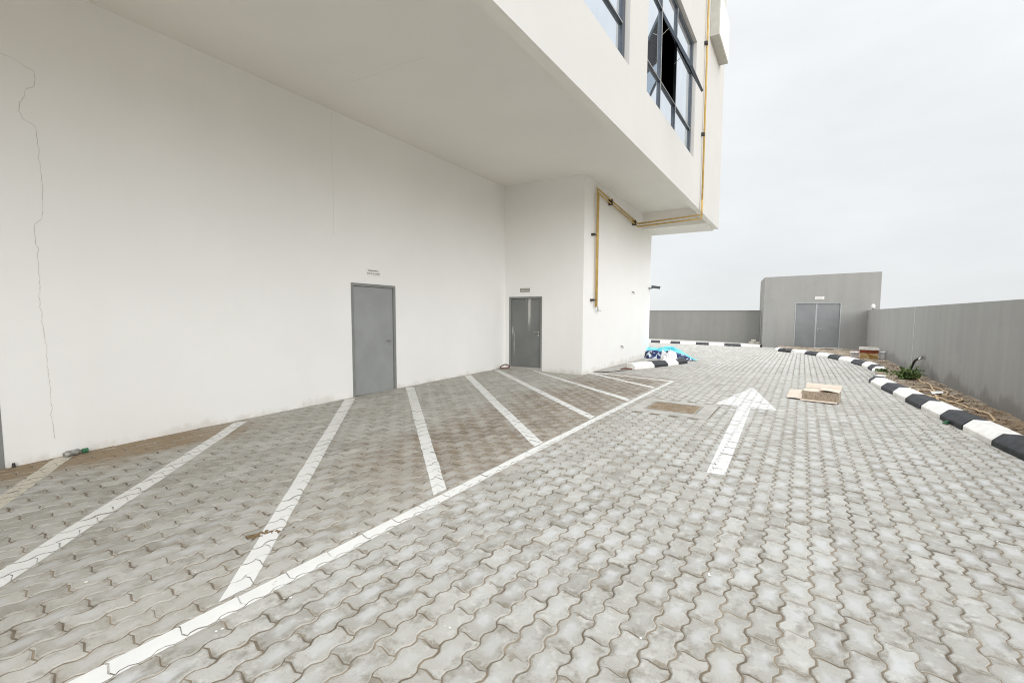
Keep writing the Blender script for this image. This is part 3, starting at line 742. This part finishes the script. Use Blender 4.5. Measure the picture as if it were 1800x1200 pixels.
# doors of the building
def lever(mb, o, along, out, size=.12):
    o, a, n = Vector(o), Vector(along), Vector(out)
    mb.tube([o, o+n*.012], .026, 14); mb.tube([o+n*.01, o+n*.055, o+n*.058+a*.02, o+n*.058+a*size], .0095, 8)
    mb.tube([o-Vector((0, 0, .085)), o-Vector((0, 0, .085))+n*.012], .024, 14)
def wall_door(y0, y1, zb, h, hx=True):
    z1 = zb+h; t = .055; mb = MB()
    mb.box(XA-.12, XA+.006, y0, y0+t, zb-.15, z1-.001); mb.box(XA-.12, XA+.006, y1-t, y1, zb-.15, z1-.001); mb.box(XA-.12, XA+.006, y0+t, y1-t, z1-t, z1-.001)
    d = mb.build('door', 'frame_grey', B, bevel=.004)
    mb = MB(); mb.box(XA-.075, XA-.022, y0+t+.004, y1-t-.004, zb+.014, z1-t-.004); mb.build('leaf', 'door_grey', d, bevel=.003)
    mb = MB(); mb.box(XA-.14, XA-.125, y0, y1, zb-.2, z1); mb.build('shadow_gap', 'dark_gap', d)
    if hx:
        mb = MB(); lever(mb, (XA-.022, y1-t-.085, zb+1.03), (0, -1, 0), (1, 0, 0)); mb.build('handle', 'steel', d, smooth=False)
        mb = MB()
        for zz in (zb+.25, zb+1.0, zb+1.78): mb = MB(); mb.tube([(XA-.012, y0+t+.004, zz-.06), (XA-.012, y0+t+.004, zz+.06)], .011, 8); mb.build('hinge', 'frame_grey', d)
    return d
wall_door(5.764, 6.841, .185, 2.125)
o = wall_door(.36, 1.375, .06, 2.125, False)
mb = MB(); z1 = 2.255; t = .05; zb = .30
mb.box(D2[0], D2[0]+t, YR-.006, YR+.12, zb-.3, z1-.001); mb.box(D2[1]-t, D2[1], YR-.006, YR+.12, zb-.3, z1-.001); mb.box(D2[0]+t, D2[1]-t, YR-.006, YR+.12, z1-t, z1-.001)
d2 = mb.build('door', 'frame_grey', B, bevel=.004)
mb = MB(); mb.box(D2[0]+t+.004, D2[1]-t-.004, YR+.03, YR+.08, zb+.05, z1-t-.004); mb.build('leaf', 'smeared_door_grey', d2, bevel=.003)['label'] = 'grey door leaf smeared with white paint drips'
mb = MB(); mb.box(D2[0], D2[1], YR+.125, YR+.14, zb-.3, z1); mb.build('shadow_gap', 'dark_gap', d2)
mb = MB(); lever(mb, (D2[1]-t-.07, YR+.03, zb+1.0), (-1, 0, 0), (0, -1, 0)); mb.build('handle', 'steel', d2)
mb = MB(); mb.box(D2[0]+.01, D2[1]-.01, YR-.05, YR+.12, zb-.35, zb+.045); mb.build('threshold', 'concrete_slab', d2, bevel=.008)

# hairline cracks: thin dark ribbons on the surface
def ribbon(name, pts, w, nrm, label=None):
    mb = MB(); n = Vector(nrm); P = []
    pts = [Vector(p) for p in pts]
    for a, b in zip(pts, pts[1:]):
        m = max(2, int((b-a).length/.028))
        for k in range(m):
            t = k/m; q = a.lerp(b, t); d = (b-a).normalized(); s = d.cross(n)
            P.append(q+s*random.gauss(0, .0034))
    P.append(pts[-1])
    L_ = []
    for i, p in enumerate(P):
        d = (P[min(i+1, len(P)-1)]-P[max(i-1, 0)]).normalized(); s = d.cross(n).normalized(); ww = w*random.uniform(.5, 1.3)
        L_.append((p-s*ww/2+n*.0015, p+s*ww/2+n*.0015))
    for (a, b), (c_, d_) in zip(L_, L_[1:]): mb.face([a, b, d_, c_])
    return mb.build(name, 'crack_line', B)
cr = [(1.57, 4.328), (1.649, 4.337), (1.728, 4.288), (1.81, 4.267), (1.814, 4.182), (1.793, 4.097), (1.731, 4.043), (1.72, 3.981), (1.682, 3.897), (1.678, 3.809), (1.699, 3.742), (1.789, 3.692), (1.797, 3.53), (1.801, 3.353), (1.81, 3.116), (1.803, 2.812), (1.781, 2.723), (1.725, 2.641), (1.722, 2.587), (1.737, 2.377), (1.732, 2.133), (1.731, 1.937), (1.72, 1.888), (1.733, 1.641), (1.746, 1.392), (1.747, 1.14), (1.756, .86), (1.752, .55), (1.764, .3)]
ribbon('crack', [(XA, y, z) for y, z in cr], .0038, (1, 0, 0))
ribbon('crack', [(XA, 5.45, 5.2), (XA, 5.44, 4.4), (XA, 5.45, 3.7), (XA, 5.43, 3.1)], .003, (1, 0, 0))
ribbon('crack', [(-6.2, 4.97, HS), (-5.6, 5.0, HS), (-5.0, 4.99, HS), (-4.6, 5.02, HS)], .0028, (0, 0, -1))
# pipe stubs left in the projecting wall
for y, z in ((14.70, 2.54), (13.73, .84)):
    mb = MB(); mb.tube([(XB-.02, y, z), (XB+.05, y, z), (XB+.07, y+.03, z-.06)], .018, 8); mb.build('pipe_stub', 'frame_grey', B)

# ------------------------------------------------------------------ yellow gas pipes
gp = empty('gas_pipe', (XB+.08, 11.62, 1.9), 'thin yellow gas pipes running up the white building and across the soffit', 'gas pipe')
for k, (za, zb, zc) in enumerate(((5.03, 4.735, 4.575), (4.93, 4.645, 4.475))):
    x = XB+.075; y0 = 11.50+.07*k; xf = XC+.06
    mb = MB(); mb.tube([(x, y0, 1.98), (x, y0, za), (x, 14.93, zb), (xf, 13.75+.02*k, zc), (xf, 13.75+.06*k, zc+.4)], .021, 10); mb.build('pipe', 'gas_yellow', gp, smooth=True)
mb = MB(); 
mb.tube([(XC+.06, 13.78, 4.80), (XC+.06, 13.76, 9.0), (XC+.06, 13.72, 14.2)], .026, 10); mb.build('riser', 'gas_yellow', gp, smooth=True)
mb = MB()
def clamp(p, s=.05, to=None):
    mb.box(p[0]-s*.6, p[0]+s*.6, p[1]-s, p[1]+s, p[2]-s, p[2]+s)
for z in (3.84, 2.16):
    mb = MB(); mb.box(XB, XB+.09, 11.29, 11.37, z-.028, z+.028); mb.tube([(XB+.075, 11.36, z), (XB+.075, 11.62, z)], .012, 6); mb.build('clamp', 'clamp_black', gp)
for y, z in ((12.5, 4.94), (14.6, 4.75)): mb = MB(); mb.box(XB, XB+.105, y-.035, y+.035, z-.12, z+.04); mb.build('clamp', 'clamp_black', gp)
for z in (6.72, 9.10): mb = MB(); mb.box(XC, XC+.085, 13.64, 13.735, z-.035, z+.035); mb.build('clamp', 'clamp_black', gp)
mb = MB(); mb.tube([(XB+.075, 11.64, 1.98), (XB+.075, 11.64, 1.86)], .02, 8); mb.tube([(XB+.075, 11.64, 1.9), (XB+.075, 11.85, 1.89)], .012, 6); mb.build('valve', 'steel', gp)

# ------------------------------------------------------------------ signs
def strokes(mb, to3, w, h, n, thick):
    u = -w/2
    while u < w/2-.01:
        l = random.uniform(.012, .03); 
        mb.face([to3(u, -h/2), to3(u+l*.6, -h/2), to3(u+l*.6, h/2), to3(u, h/2)]); mb.face([to3(u+l*.6, -h*.1), to3(u+l, -h*.1), to3(u+l, h*.1), to3(u+l*.6, h*.1)])
        u += l
e = empty('door_sign', (XA+.01, 6.285, 2.53), 'small white sign with two lines of dark lettering above the first door', 'sign')
mb = MB(); mb.box(XA, XA+.008, 6.12, 6.45, 2.465, 2.60); mb.build('plate', 'sign_white', e, bevel=.003)
Ms = Matrix.Translation((XA+.0095, 6.285, 2.505)) @ Matrix(((0, 0, 1, 0), (1, 0, 0, 0), (0, 1, 0, 0), (0, 0, 0, 1)))
text_mesh('PUMP ROOM', .052, .0004, Ms, 'lettering', 'sign_ink', e)
mb = MB(); strokes(mb, lambda u, v_: (XA+.0095, 6.285+u, 2.563+v_), .24, .022, 10, 0); mb.build('lettering', 'sign_ink', e)
e = empty('door_sign', (-6.545, YR-.01, 2.43), 'small grey sign plate above the paint smeared corner door', 'sign')
mb = MB(); mb.box(-6.70, -6.39, YR-.008, YR, 2.375, 2.48); mb.build('plate', 'sign_grey', e, bevel=.003)
mb = MB()
for zz, w in ((2.452, .24), (2.41, .26)): mb = MB(); strokes(mb, lambda u, v_: (-6.545+u, YR-.0095, zz+v_), w, .022, 10, 0); mb.build('lettering', 'sign_pale_ink', e)
# box sign at the corner of the upper storey
e = empty('box_sign', (XC, 15.2, 9.7), 'blank white box sign fixed high on the corner of the white building', 'sign')
mb = MB(); mb.box(XC, XC+.25, 14.40, 16.15, 9.63, 10.84); sb = mb.build('casing', 'sign_box_edge', e, bevel=.01)
mb = MB(); mb.box(XC+.25, XC+.262, 14.43, 16.12, 9.66, 10.81); mb.build('face_panel', 'sign_white', e, bevel=.004)
# security camera on the projecting wall end
e = empty('security_camera', (XB+.1, 16.6, 2.75), 'small dark security camera on the far edge of the projecting white wall', 'security camera')
mb = MB(); mb.tube([(XB-.01, 16.55, 2.76), (XB+.1, 16.55, 2.76), (XB+.16, 16.55, 2.78)], .022, 8); mb.build('bracket', 'camera_grey', e)
mb = MB(); Mx = Matrix.Translation((XB+.24, 16.55, 2.79)) @ Matrix.Rotation(R(8), 4, 'Y'); mb.box(-.13, .16, -.045, .045, -.04, .04, M=Mx); mb.box(-.15, .2, -.055, .055, .04, .052, M=Mx); mb.build('housing', 'camera_grey', e, bevel=.012)

# ------------------------------------------------------------------ boundary walls
mb = MB(); n = 24; t = .22
top = lambda y: 2.03+.0092*(y-10)
for i in range(n):
    y0, y1 = -8+i*38/n, -8+(i+1)*38/n
    P = [(2.935, y0, -.7), (2.935+t, y0, -.7), (2.935+t, y0, top(y0)), (2.935, y0, top(y0)), (2.935, y1, -.7), (2.935+t, y1, -.7), (2.935+t, y1, top(y1)), (2.935, y1, top(y1))]
    k = len(mb.v); mb.v += P
    for f in ((0, 3, 7, 4), (1, 5, 6, 2), (3, 2, 6, 7)) + (((0, 1, 2, 3),) if i == 0 else ()) + (((4, 7, 6, 5),) if i == n-1 else ()): mb.f.append(tuple(k+q for q in f)); mb.mi.append(0)
rw = empty('boundary_wall', (2.935, 10, .0), 'long grey cement rendered wall along the soil bed on the right', 'wall')
mb.build('render', 'grey_cement_render', rw)
mb = MB(); mb.box(2.930, 2.940, 18.0, 18.09, -.2, top(18)-.003); mb.build('joint_strip', 'wall_joint', rw)
fwl = empty('boundary_wall', (-6, 31.05, .1), 'low grey cement rendered wall behind the far kerb', 'wall')
mb = MB(); mb.box(-30, -2.25, 31.05, 31.27, -.7, 2.185); mb.build('render', 'plain_cement_render', fwl)
mb = MB(); mb.box(-30, -2.25, 31.03, 31.29, 2.187, 2.225); mb.build('coping', 'plain_cement_render', fwl)

# ------------------------------------------------------------------ utility room
U = empty('utility_room', (.7, 30, .05), 'small flat roofed grey utility room with blue grey double doors', 'building')
fl_, fr_, yb = -2.0, 3.43, 33.2; bl = -2.45; Zt = 4.14; Y0 = 30.0
dx0, dx1, dzt = -.42, 1.76, 2.62
mb = MB()
wall_with_holes(mb, lambda x, z: (x, Y0, z+.018*(x-.7)*(1 if z > 4 else 0)), fl_, fr_, -.7, Zt, [(dx0, dx1, -.7, dzt)], (0, .25, 0), ends=False)
zl, zr = Zt+.018*(fl_-.7), Zt+.018*(fr_-.7)
mb.face([(fl_, Y0, -.7), (fl_, Y0, zl), (bl, yb, zl), (bl, yb, -.7)]); mb.face([(fr_, Y0, -.7), (fr_+.1, yb, -.7), (fr_+.1, yb, zr), (fr_, Y0, zr)])
mb.face([(bl, yb, -.7), (bl, yb, zl), (fr_+.1, yb, zr), (fr_+.1, yb, -.7)])
mb.build('wall', 'pale_cement_render', U)
mb = MB(); mb.face([(fl_, Y0, zl-.004), (fr_, Y0, zr-.004), (fr_+.1, yb, zr-.004), (bl, yb, zl-.004)]); mb.build('roof', 'roof_grey', U)
mb = MB(); t = .058
mb.box(dx0, dx0+t, Y0-.015, Y0+.15, -.3, dzt-.002); mb.box(dx1-t, dx1, Y0-.015, Y0+.15, -.3, dzt-.002); mb.box(dx0+t, dx1-t, Y0-.015, Y0+.15, dzt-t*.7, dzt-.002)
dd = mb.build('double_door', 'pale_frame', U, bevel=.005)
mid = .62
for a, b in ((dx0+t+.005, mid-.006), (mid+.006, dx1-t-.005)):
    mb = MB(); mb.box(a, b, Y0+.02, Y0+.07, .05, dzt-t*.7-.004); mb.build('leaf', 'pale_door_grey', dd, bevel=.004)
mb = MB(); mb.box(mid-.05, mid+.03, Y0+.005, Y0+.018, .06, dzt-t-.01); mb.build('astragal', 'pale_frame', dd, bevel=.003)
mb = MB(); lever(mb, (mid+.09, Y0+.02, 1.2), (1, 0, 0), (0, -1, 0), .2); mb.box(mid+.06, mid+.12, Y0+.008, Y0+.02, 1.06, 1.28); mb.build('handle', 'steel', dd)
mb = MB(); mb.box(dx0, dx1, Y0+.16, Y0+.18, -.3, dzt); mb.build('shadow_gap', 'dark_gap', dd)
mb = MB(); mb.box(-.55, 1.9, 29.35, 29.98, -.2, .16); mb.build('step', 'concrete_slab', U, bevel=.012)
e = empty('door_sign', (.73, Y0-.01, 2.88), 'small white sign above the double doors of the utility room', 'sign')
mb = MB(); mb.box(.52, .95, Y0-.01, Y0, 2.80, 2.95); mb.build('plate', 'sign_white', e, bevel=.004)
mb = MB()
for zz, w in ((2.905, .3), (2.845, .34)): mb = MB(); strokes(mb, lambda u, v_: (.735+u, Y0-.0115, zz+v_), w, .03, 10, 0); mb.build('lettering', 'sign_grey', e)
e = empty('security_camera', (3.05, 29.0, 2.3), 'small white dome camera on top of the right wall by the utility room', 'security camera')
mb = MB(); mb.tube([(3.03, 28.9, top(28.9)-.01), (3.03, 28.9, top(28.9)+.09)], .03, 8); mb.build('bracket', 'camera_grey', e)
bm = bmesh.new(); bmesh.ops.create_uvsphere(bm, u_segments=14, v_segments=8, radius=.09); bmesh.ops.scale(bm, vec=(1, 1, 1.25), verts=bm.verts); bmesh.ops.translate(bm, vec=(3.03, 28.9, top(28.9)+.18), verts=bm.verts)
me = bpy.data.meshes.new('dome'); bm.to_mesh(me); bm.free(); me.materials.append(MAT['sign_white']); link('dome', me, e)

# ------------------------------------------------------------------ loose things
# open cardboard box
bx = empty('cardboard_box', (.35, 10.6, gz(.35, 10.6)), 'open brown cardboard box with faded print lying on the paving past the arrow', 'box')
Mb = Matrix.Translation((.375, 10.58, gz(.35, 10.6)+.004)) @ Matrix.Rotation(R(-8), 4, 'Z')
w, dp, h, t = .30, .23, .195, .006
mb = MB(); mb.box(-w, w, -dp, -dp+t, 0, h, M=Mb); mb.build('front_panel', 'printed_cardboard', bx)
mb = MB(); mb.box(-w, w, dp-t, dp, 0, h, M=Mb); mb.box(w-t, w, -dp+t, dp-t, 0, h-.002, M=Mb); mb.box(-w, -w+t, .02, dp-t, 0, h-.002, M=Mb); mb.box(-w+t, w-t, -dp+t, dp-t, .0, t, M=Mb); mb.build('body', 'cardboard', bx)
def flap(p, q_, out, name, mat='pale_cardboard'):
    p, q_, out = Vector(p), Vector(q_), Vector(out); mb = MB(); nrm = (q_-p).cross(out).normalized()*.0045
    n = 4; rows = []
    for k in range(n+1):
        s = k/n; bend = Vector((0, 0, .02*math.sin(s*2.5)))
        rows.append((Mb @ (p+out*s+bend), Mb @ (q_+out*s+bend*.4)))
    for (a, b), (c, d) in zip(rows, rows[1:]): mb.face([a, b, d, c]); mb.face([b+nrm, a+nrm, c+nrm, d+nrm])
    mb.build(name, mat, bx)
flap((-w, dp, h), (w, dp, h), (0, .12, .075), 'flap'); flap((w, -dp+.02, h), (w, dp, h), (-.32, -.03, .02), 'flap'); flap((-w, dp-.02, h), (w*.55, dp-.02, h), (.0, -.30, -.03), 'flap')
flap((-w-.01, -dp, .03), (w-.01, -dp, .03), (-.005, -.085, -.026), 'flap')
flap((-w-.01, -dp*.95, .02), (-w-.01, dp*.5, .155), (-.26, .03, -.012), 'flap'); flap((-w, dp*.1, h-.01), (-w, dp*.9, h), (-.05, -.02, -.10), 'flap')

# crumpled turquoise banner bundle
def crumple(name, c, rx, ry, h, mats, pick, parent=None, seed=0., n=56, rot=0., taper=0., amp=.35):
    mb = MB(); m = 20; idx = []
    for j in range(m+1):
        row = []
        for i in range(n):
            an = 2*math.pi*i/n; t = j/m
            rad = math.sin(t*math.pi/2)**.7
            nz = mnoise.fractal(Vector((math.cos(an)*rad*2.2+seed, math.sin(an)*rad*2.2, seed*1.7)), .8, 2.1, 5)
            x, y = rx*rad*math.cos(an)*(1+.25*nz*rad), ry*rad*math.sin(an)*(1+.3*nz*rad)
            prof = (1-rad**5)
            z = max(0, h*prof*(1+amp*nz)*(1-taper*max(0, (x/rx-.15)/.85)**1.3))+.006
            if j == m: z = .004
            X, Y = c[0]+x*math.cos(rot)-y*math.sin(rot), c[1]+x*math.sin(rot)+y*math.cos(rot)
            row.append((X, Y, c[2]+z))
        mb.v += row
    for j in range(m):
        for i in range(n):
            f = (j*n+i, (j+1)*n+i, (j+1)*n+(i+1) % n, j*n+(i+1) % n); mb.f.append(f)
            cc = [sum(mb.v[q][k] for q in f)/4 for k in range(3)]; mb.mi.append(pick(cc, j/m, 2*math.pi*i/n))
    return mb.build(name, mats, parent)
bz = gz(-4.1, 16.7)
e = empty('plastic_banner', (-4.1, 16.7, bz), 'crumpled turquoise and navy printed plastic banner heaped behind the short kerb', 'banner')
crumple('sheet', (-4.30, 16.75, bz+.0), 1.05, .48, .37, ['turquoise_plastic', 'printed_navy_plastic'], lambda c, t, a: 1 if (t > .42 and math.pi*1.02 < a < math.pi*1.86) else 0, e, 1.3, taper=.75, rot=R(8), amp=.3)
e2 = crumple('white_plastic_sheet', (-3.72, 15.25, gz(-3.72, 15.25)+.08), .27, .34, .25, ['plastic_white'], lambda c, t, a: 0, None, 4.2, amp=.8)
tag(e2, 'crumpled white plastic sheet lying on the short kerb in front of the turquoise banner', 'plastic sheet')

# red and yellow carton with boards on top
e = empty('carton', (2.35, 23.4, .2), 'red and yellow carton on the soil in the corner by the utility room', 'carton')
zc = soilz(2.38, 23.5)-.02; Mc = Matrix.Translation((2.42, 23.5, zc)) @ Matrix.Rotation(R(-6), 4, 'Z')
mb = MB(); mb.box(-.31, .31, -.22, .22, 0, .40, M=Mc); mb.build('body', 'label_yellow_brown', e, bevel=.012)
mb = MB(); mb.box(-.314, .314, -.224, .224, .27, .385, M=Mc); mb.build('red_band', 'rusty_red', e)
e = empty('white_board', (2.4, 23.5, zc+.4), 'white boards stacked on top of the red and yellow carton', 'board')
mb = MB(); mb.box(-.34, .33, -.26, .24, .403, .455, M=Mc); mb.build('board', 'sign_white', e, bevel=.004)
mb = MB(); mb.box(-.33, .29, -.2, .24, .46, .50, M=Mc @ Matrix.Rotation(R(4), 4, 'Z')); mb.build('board', 'stone_pale', e, bevel=.004)
mb = MB()
mb.box(-.65, -.33, -.1, .25, .24, .30, M=Mc); mb.box(-.62, -.36, .0, .2, -.02, .24, M=Mc); tag(mb.build('foam_block', 'plastic_white', None, bevel=.02), 'white foam offcuts beside the red and yellow carton', 'foam')
mb = MB(); mb.box(.36, .52, -.1, .2, -.02, .30, M=Mc); mb.box(.34, .56, -.14, .22, .303, .34, M=Mc); tag(mb.build('bucket_crate', 'plastic_white', None, bevel=.01), 'small pale crate between the carton and the right wall', 'crate')
mb = MB(); Mw = Matrix.Translation((1.05, 28.75, gz(1, 28.7)+.15)) @ Matrix.Rotation(R(25), 4, 'Z'); mb.box(-.62, .62, -.09, .09, 0, .035, M=Mw); tag(mb.build('wooden_plank', 'stone_pale', None, bevel=.004), 'pale plank lying on the soil before the utility room doors', 'plank')
for i, (x, y, z) in enumerate(((-2.62, 30.6, 0), (-2.32, 30.65, 0), (-2.5, 30.62, .13))):
    mb = MB(); b = gz(x, y)+.125+z; mb.box(x-.14, x+.14, y-.1, y+.1, b, b+.125); tag(mb.build('concrete_block', 'stone_pale', None, bevel=.01), ('left lower', 'right lower', 'topmost')[i]+' pale block of the small stack beside the utility room', 'block', 'pale blocks stacked beside the utility room')

# garden hose, tap, weed
def spl(pts, k=8):
    P = [Vector(p) for p in pts]; out = []
    for i in range(len(P)-1):
        p0, p1, p2, p3 = P[max(i-1, 0)], P[i], P[i+1], P[min(i+2, len(P)-1)]
        for q in range(k):
            t = q/k; out.append(.5*((2*p1)+(-p0+p2)*t+(2*p0-5*p1+4*p2-p3)*t*t+(-p0+3*p1-3*p2+p3)*t**3))
    return out+[P[-1]]
h1 = [(2.1, 12.4), (2.09, 12.86), (2.2, 13.22), (2.41, 13.49), (2.616, 13.55), (2.72, 13.3), (2.66, 12.6), (2.56, 12.22), (2.468, 12.5), (2.26, 12.6), (2.16, 12.45), (2.17, 12.06), (2.23, 11.6), (2.408, 11.25), (2.555, 10.71), (2.613, 10.11), (2.61, 9.65), (2.53, 9.42), (2.42, 9.44), (2.35, 9.75)]
h2 = [(2.35, 9.75), (2.3, 10.4), (2.24, 11.1), (2.3, 11.6), (2.417, 12.0), (2.61, 12.05), (2.68, 11.8), (2.65, 11.5), (2.515, 11.2), (2.33, 11.0), (2.26, 11.2), (2.35, 11.9), (2.5, 12.9), (2.62, 13.9), (2.6, 14.8), (2.66, 15.6), (2.72, 16.1)]
hp = spl(h1+h2[1:]); seen = []
path = []
for p in hp: path.append((p.x, p.y, soilz(p.x, p.y)+.02+.012*math.sin(p.y*5+p.x*3)))
mb = MB(); mb.tube(path, .017, 8); tag(mb.build('garden_hose', 'hose_tan', None, smooth=True), 'tan garden hose lying in loose loops on the soil bed', 'hose')
e = empty('wall_tap', (2.9, 16.3, .66), 'chrome wall tap on the right wall with a black feed pipe', 'tap')
mb = MB(); mb.tube(spl([(2.70, 16.9, soilz(2.7, 16.9)-.03), (2.74, 16.85, .35), (2.79, 16.7, .56), (2.85, 16.5, .64), (2.90, 16.4, .67)]), .032, 8); mb.build('feed_pipe', 'hose_black', e, smooth=True)
mb = MB(); mb.tube([(2.94, 16.32, .67), (2.84, 16.32, .67), (2.80, 16.30, .62)], .022, 8); mb.tube([(2.86, 16.32, .67), (2.86, 16.32, .73)], .012, 6); mb.box(2.83, 2.89, 16.26, 16.38, .725, .74); mb.build('spout', 'steel', e)
def weed(c, n, r, label):
    e = empty('weed', c, label, 'plant'); mb = MB(); st = MB(); c = Vector(c)
    for _ in range(n):
        an = random.uniform(0, 6.28); el = random.uniform(.25, 1.2); L_ = r*random.uniform(.55, 1.1)
        d = Vector((math.cos(an)*math.cos(el), math.sin(an)*math.cos(el), math.sin(el)*.75)); tip = c+d*L_
        st.tube([c, c+d*L_*.5+Vector((0, 0, .02)), tip], [.006, .004, .002], 5)
        for k in range(18):
            b = c+d*L_*random.uniform(.3, 1.05); s = random.uniform(.04, .08); u = Vector((random.gauss(0, 1), random.gauss(0, 1), random.gauss(.1, .5))).normalized()*s
            w_ = u.cross(Vector((random.gauss(0, 1), random.gauss(0, 1), random.gauss(0, 1)))).normalized()*s*.36
            mb.face([b, b+u*.5-w_, b+u, b+u*.5+w_])
    mb.build('leaves', 'weed_leaf', e); st.build('stems', 'stem_green', e)
weed((2.47, 15.35, soilz(2.47, 15.35)-.01), 46, .44, 'bushy green weed growing in the soil below the wall tap')
weed((2.12, 17.2, soilz(2.12, 17.2)-.01), 9, .2, 'small sparse green weed at the gap between the two kerb runs')
mb = MB(); mb.face([(2.37, 12.5, soilz(2.37, 12.5)+.03), (2.33, 12.1, soilz(2.33, 12.1)+.025), (2.55, 12.35, soilz(2.55, 12.35)+.05), (2.63, 12.75, soilz(2.63, 12.75)+.03)])
o = mb.build('paper_sheet', 'sign_white'); sm = o.modifiers.new('solid', 'SOLIDIFY'); sm.thickness = .004; tag(o, 'torn white paper sheet lying inside the loops of tan hose', 'paper')
mb = MB(); Mx = Matrix.Translation((2.03, 9.5, gz(2.03, 9.5)+.02)) @ Matrix.Rotation(R(60), 4, 'Z'); mb.box(-.09, .09, -.03, .03, -.012, .006, M=Mx); mb.box(-.03, .09, -.028, .028, .008, .02, M=Mx)
tag(mb.build('plastic_scrap', 'cap_green', None, bevel=.006), 'green plastic scrap against the foot of a black kerb stone', 'scrap')
# crushed bottle by the wall
e = empty('plastic_bottle', (-7.12, 1.92, gz(-7.1, 1.9)), 'crushed grey plastic bottle with a green cap at the foot of the white wall', 'bottle')
zb = gz(-7.12, 1.9)+.03
mb = MB(); mb.tube([(-7.13, 1.80, zb), (-7.12, 1.83, zb+.004), (-7.125, 1.87, zb+.012), (-7.12, 1.90, zb+.004), (-7.125, 1.93, zb+.014), (-7.125, 1.955, zb+.01)], [.02, .034, .028, .036, .03, .014], 10); mb.build('body', 'bottle_grey', e, smooth=True)
mb = MB(); mb.tube([(-7.125, 1.96, zb+.01), (-7.125, 2.01, zb+.006)], [.024, .03], 10); mb.build('cap', 'cap_green', e, bevel=.003)
mb = MB(); mb.tube(spl([(-7.15, 10.55, .33), (-7.05, 10.42, .36), (-6.95, 10.5, .42), (-6.88, 10.62, .36), (-6.92, 10.5, .32), (-7.08, 10.45, .32)]), .016, 7); tag(mb.build('cord_scrap', 'twig_brown', None, smooth=True), 'loop of reddish brown cord on the paving by the corner door', 'cord')
mb = MB(); mb.tube(spl([(-4.35, 12.4, .275), (-4.24, 12.46, .30), (-4.2, 12.6, .275), (-4.1, 12.66, .27)]), .022, 7); tag(mb.build('twig', 'twig_brown', None, smooth=True), 'short dark twig on the paving before the short kerb', 'twig')
mb = MB(); mb.tube([(XA+.035, 1.43, gz(XA, 1.43)), (XA+.035, 1.43, gz(XA, 1.43)+.045)], [.016, .012], 8); tag(mb.build('door_stop', 'clamp_black'), 'small black door stop at the foot of the white wall on the far left', 'door stop')

# ------------------------------------------------------------------ light: bright overcast
W = bpy.data.worlds.new('World'); S.world = W; W.use_nodes = True; t = W.node_tree; t.nodes.clear()
N = t.nodes.new; Lk = t.links.new
out = N('ShaderNodeOutputWorld'); b1 = N('ShaderNodeBackground'); b2 = N('ShaderNodeBackground'); add = N('ShaderNodeAddShader')
sky = N('ShaderNodeTexSky'); sky.sky_type = 'NISHITA'; sky.sun_disc = False; sky.sun_elevation = R(19); sky.sun_rotation = R(127)
Lk(sky.outputs[0], b1.inputs[0]); b1.inputs[1].default_value = .006
tc = N('ShaderNodeTexCoord'); sp = N('ShaderNodeSeparateXYZ'); Lk(tc.outputs['Generated'], sp.inputs[0])
mr = N('ShaderNodeMapRange'); mr.interpolation_type = 'SMOOTHSTEP'; Lk(sp.outputs[2], mr.inputs[0])
for k, v_ in zip(range(1, 5), (.5, .95, 0., 1.)): mr.inputs[k].default_value = v_
mp = N('ShaderNodeMapping'); mp.inputs['Scale'].default_value = (1.2, 1.2, 3.2); Lk(tc.outputs['Generated'], mp.inputs[0])
nz = N('ShaderNodeTexNoise'); nz.inputs['Scale'].default_value = 2.4; nz.inputs['Detail'].default_value = 6; nz.inputs['Roughness'].default_value = .55; Lk(mp.outputs[0], nz.inputs['Vector'])
cl = N('ShaderNodeMapRange'); Lk(nz.outputs[0], cl.inputs[0]); gr = N('ShaderNodeMath'); gr.operation = 'MULTIPLY_ADD'; Lk(sp.outputs[2], gr.inputs[0]); gr.inputs[1].default_value = .36; gr.inputs[2].default_value = .985
gm = N('ShaderNodeMath'); gm.operation = 'MULTIPLY'; Lk(gr.outputs[0], gm.inputs[0]); Lk(cl.outputs[0], gm.inputs[1])
for k, v_ in zip(range(1, 5), (.3, .7, .945, 1.055)): cl.inputs[k].default_value = v_
cr_ = N('ShaderNodeMix'); cr_.data_type = 'RGBA'; Lk(mr.outputs[0], cr_.inputs[0]); cr_.inputs[6].default_value = (.79, .815, .828, 1); cr_.inputs[7].default_value = (2.5, 2.52, 2.55, 1)
ml = N('ShaderNodeMix'); ml.data_type = 'RGBA'; ml.blend_type = 'MULTIPLY'; ml.inputs[0].default_value = 1; Lk(cr_.outputs[2], ml.inputs[6]); Lk(gm.outputs[0], ml.inputs[7])
Lk(ml.outputs[2], b2.inputs[0]); b2.inputs[1].default_value = 1.0
Lk(b1.outputs[0], add.inputs[0]); Lk(b2.outputs[0], add.inputs[1]); Lk(add.outputs[0], out.inputs[0])
sun = bpy.data.lights.new('sun', 'SUN'); sun.energy = 2.1; sun.angle = R(40); sun.color = (1, .985, .96)
so = bpy.data.objects.new('sun', sun); COL.objects.link(so)
az = Vector((.80, -.60, 0)).normalized(); dirn = Vector((az.x*math.cos(R(19)), az.y*math.cos(R(19)), math.sin(R(19))))
so.rotation_euler = (-dirn).to_track_quat('-Z', 'Y').to_euler(); so.location = (6, -4, 12)

S.render.engine = 'CYCLES'; S.cycles.pixel_filter_type = 'BLACKMAN_HARRIS'; S.cycles.filter_width = 1.05; S.cycles.max_bounces = 10; S.cycles.diffuse_bounces = 6
S.view_settings.view_transform = 'Standard'; S.view_settings.look = 'None'; S.view_settings.exposure = 0; S.view_settings.gamma = 1
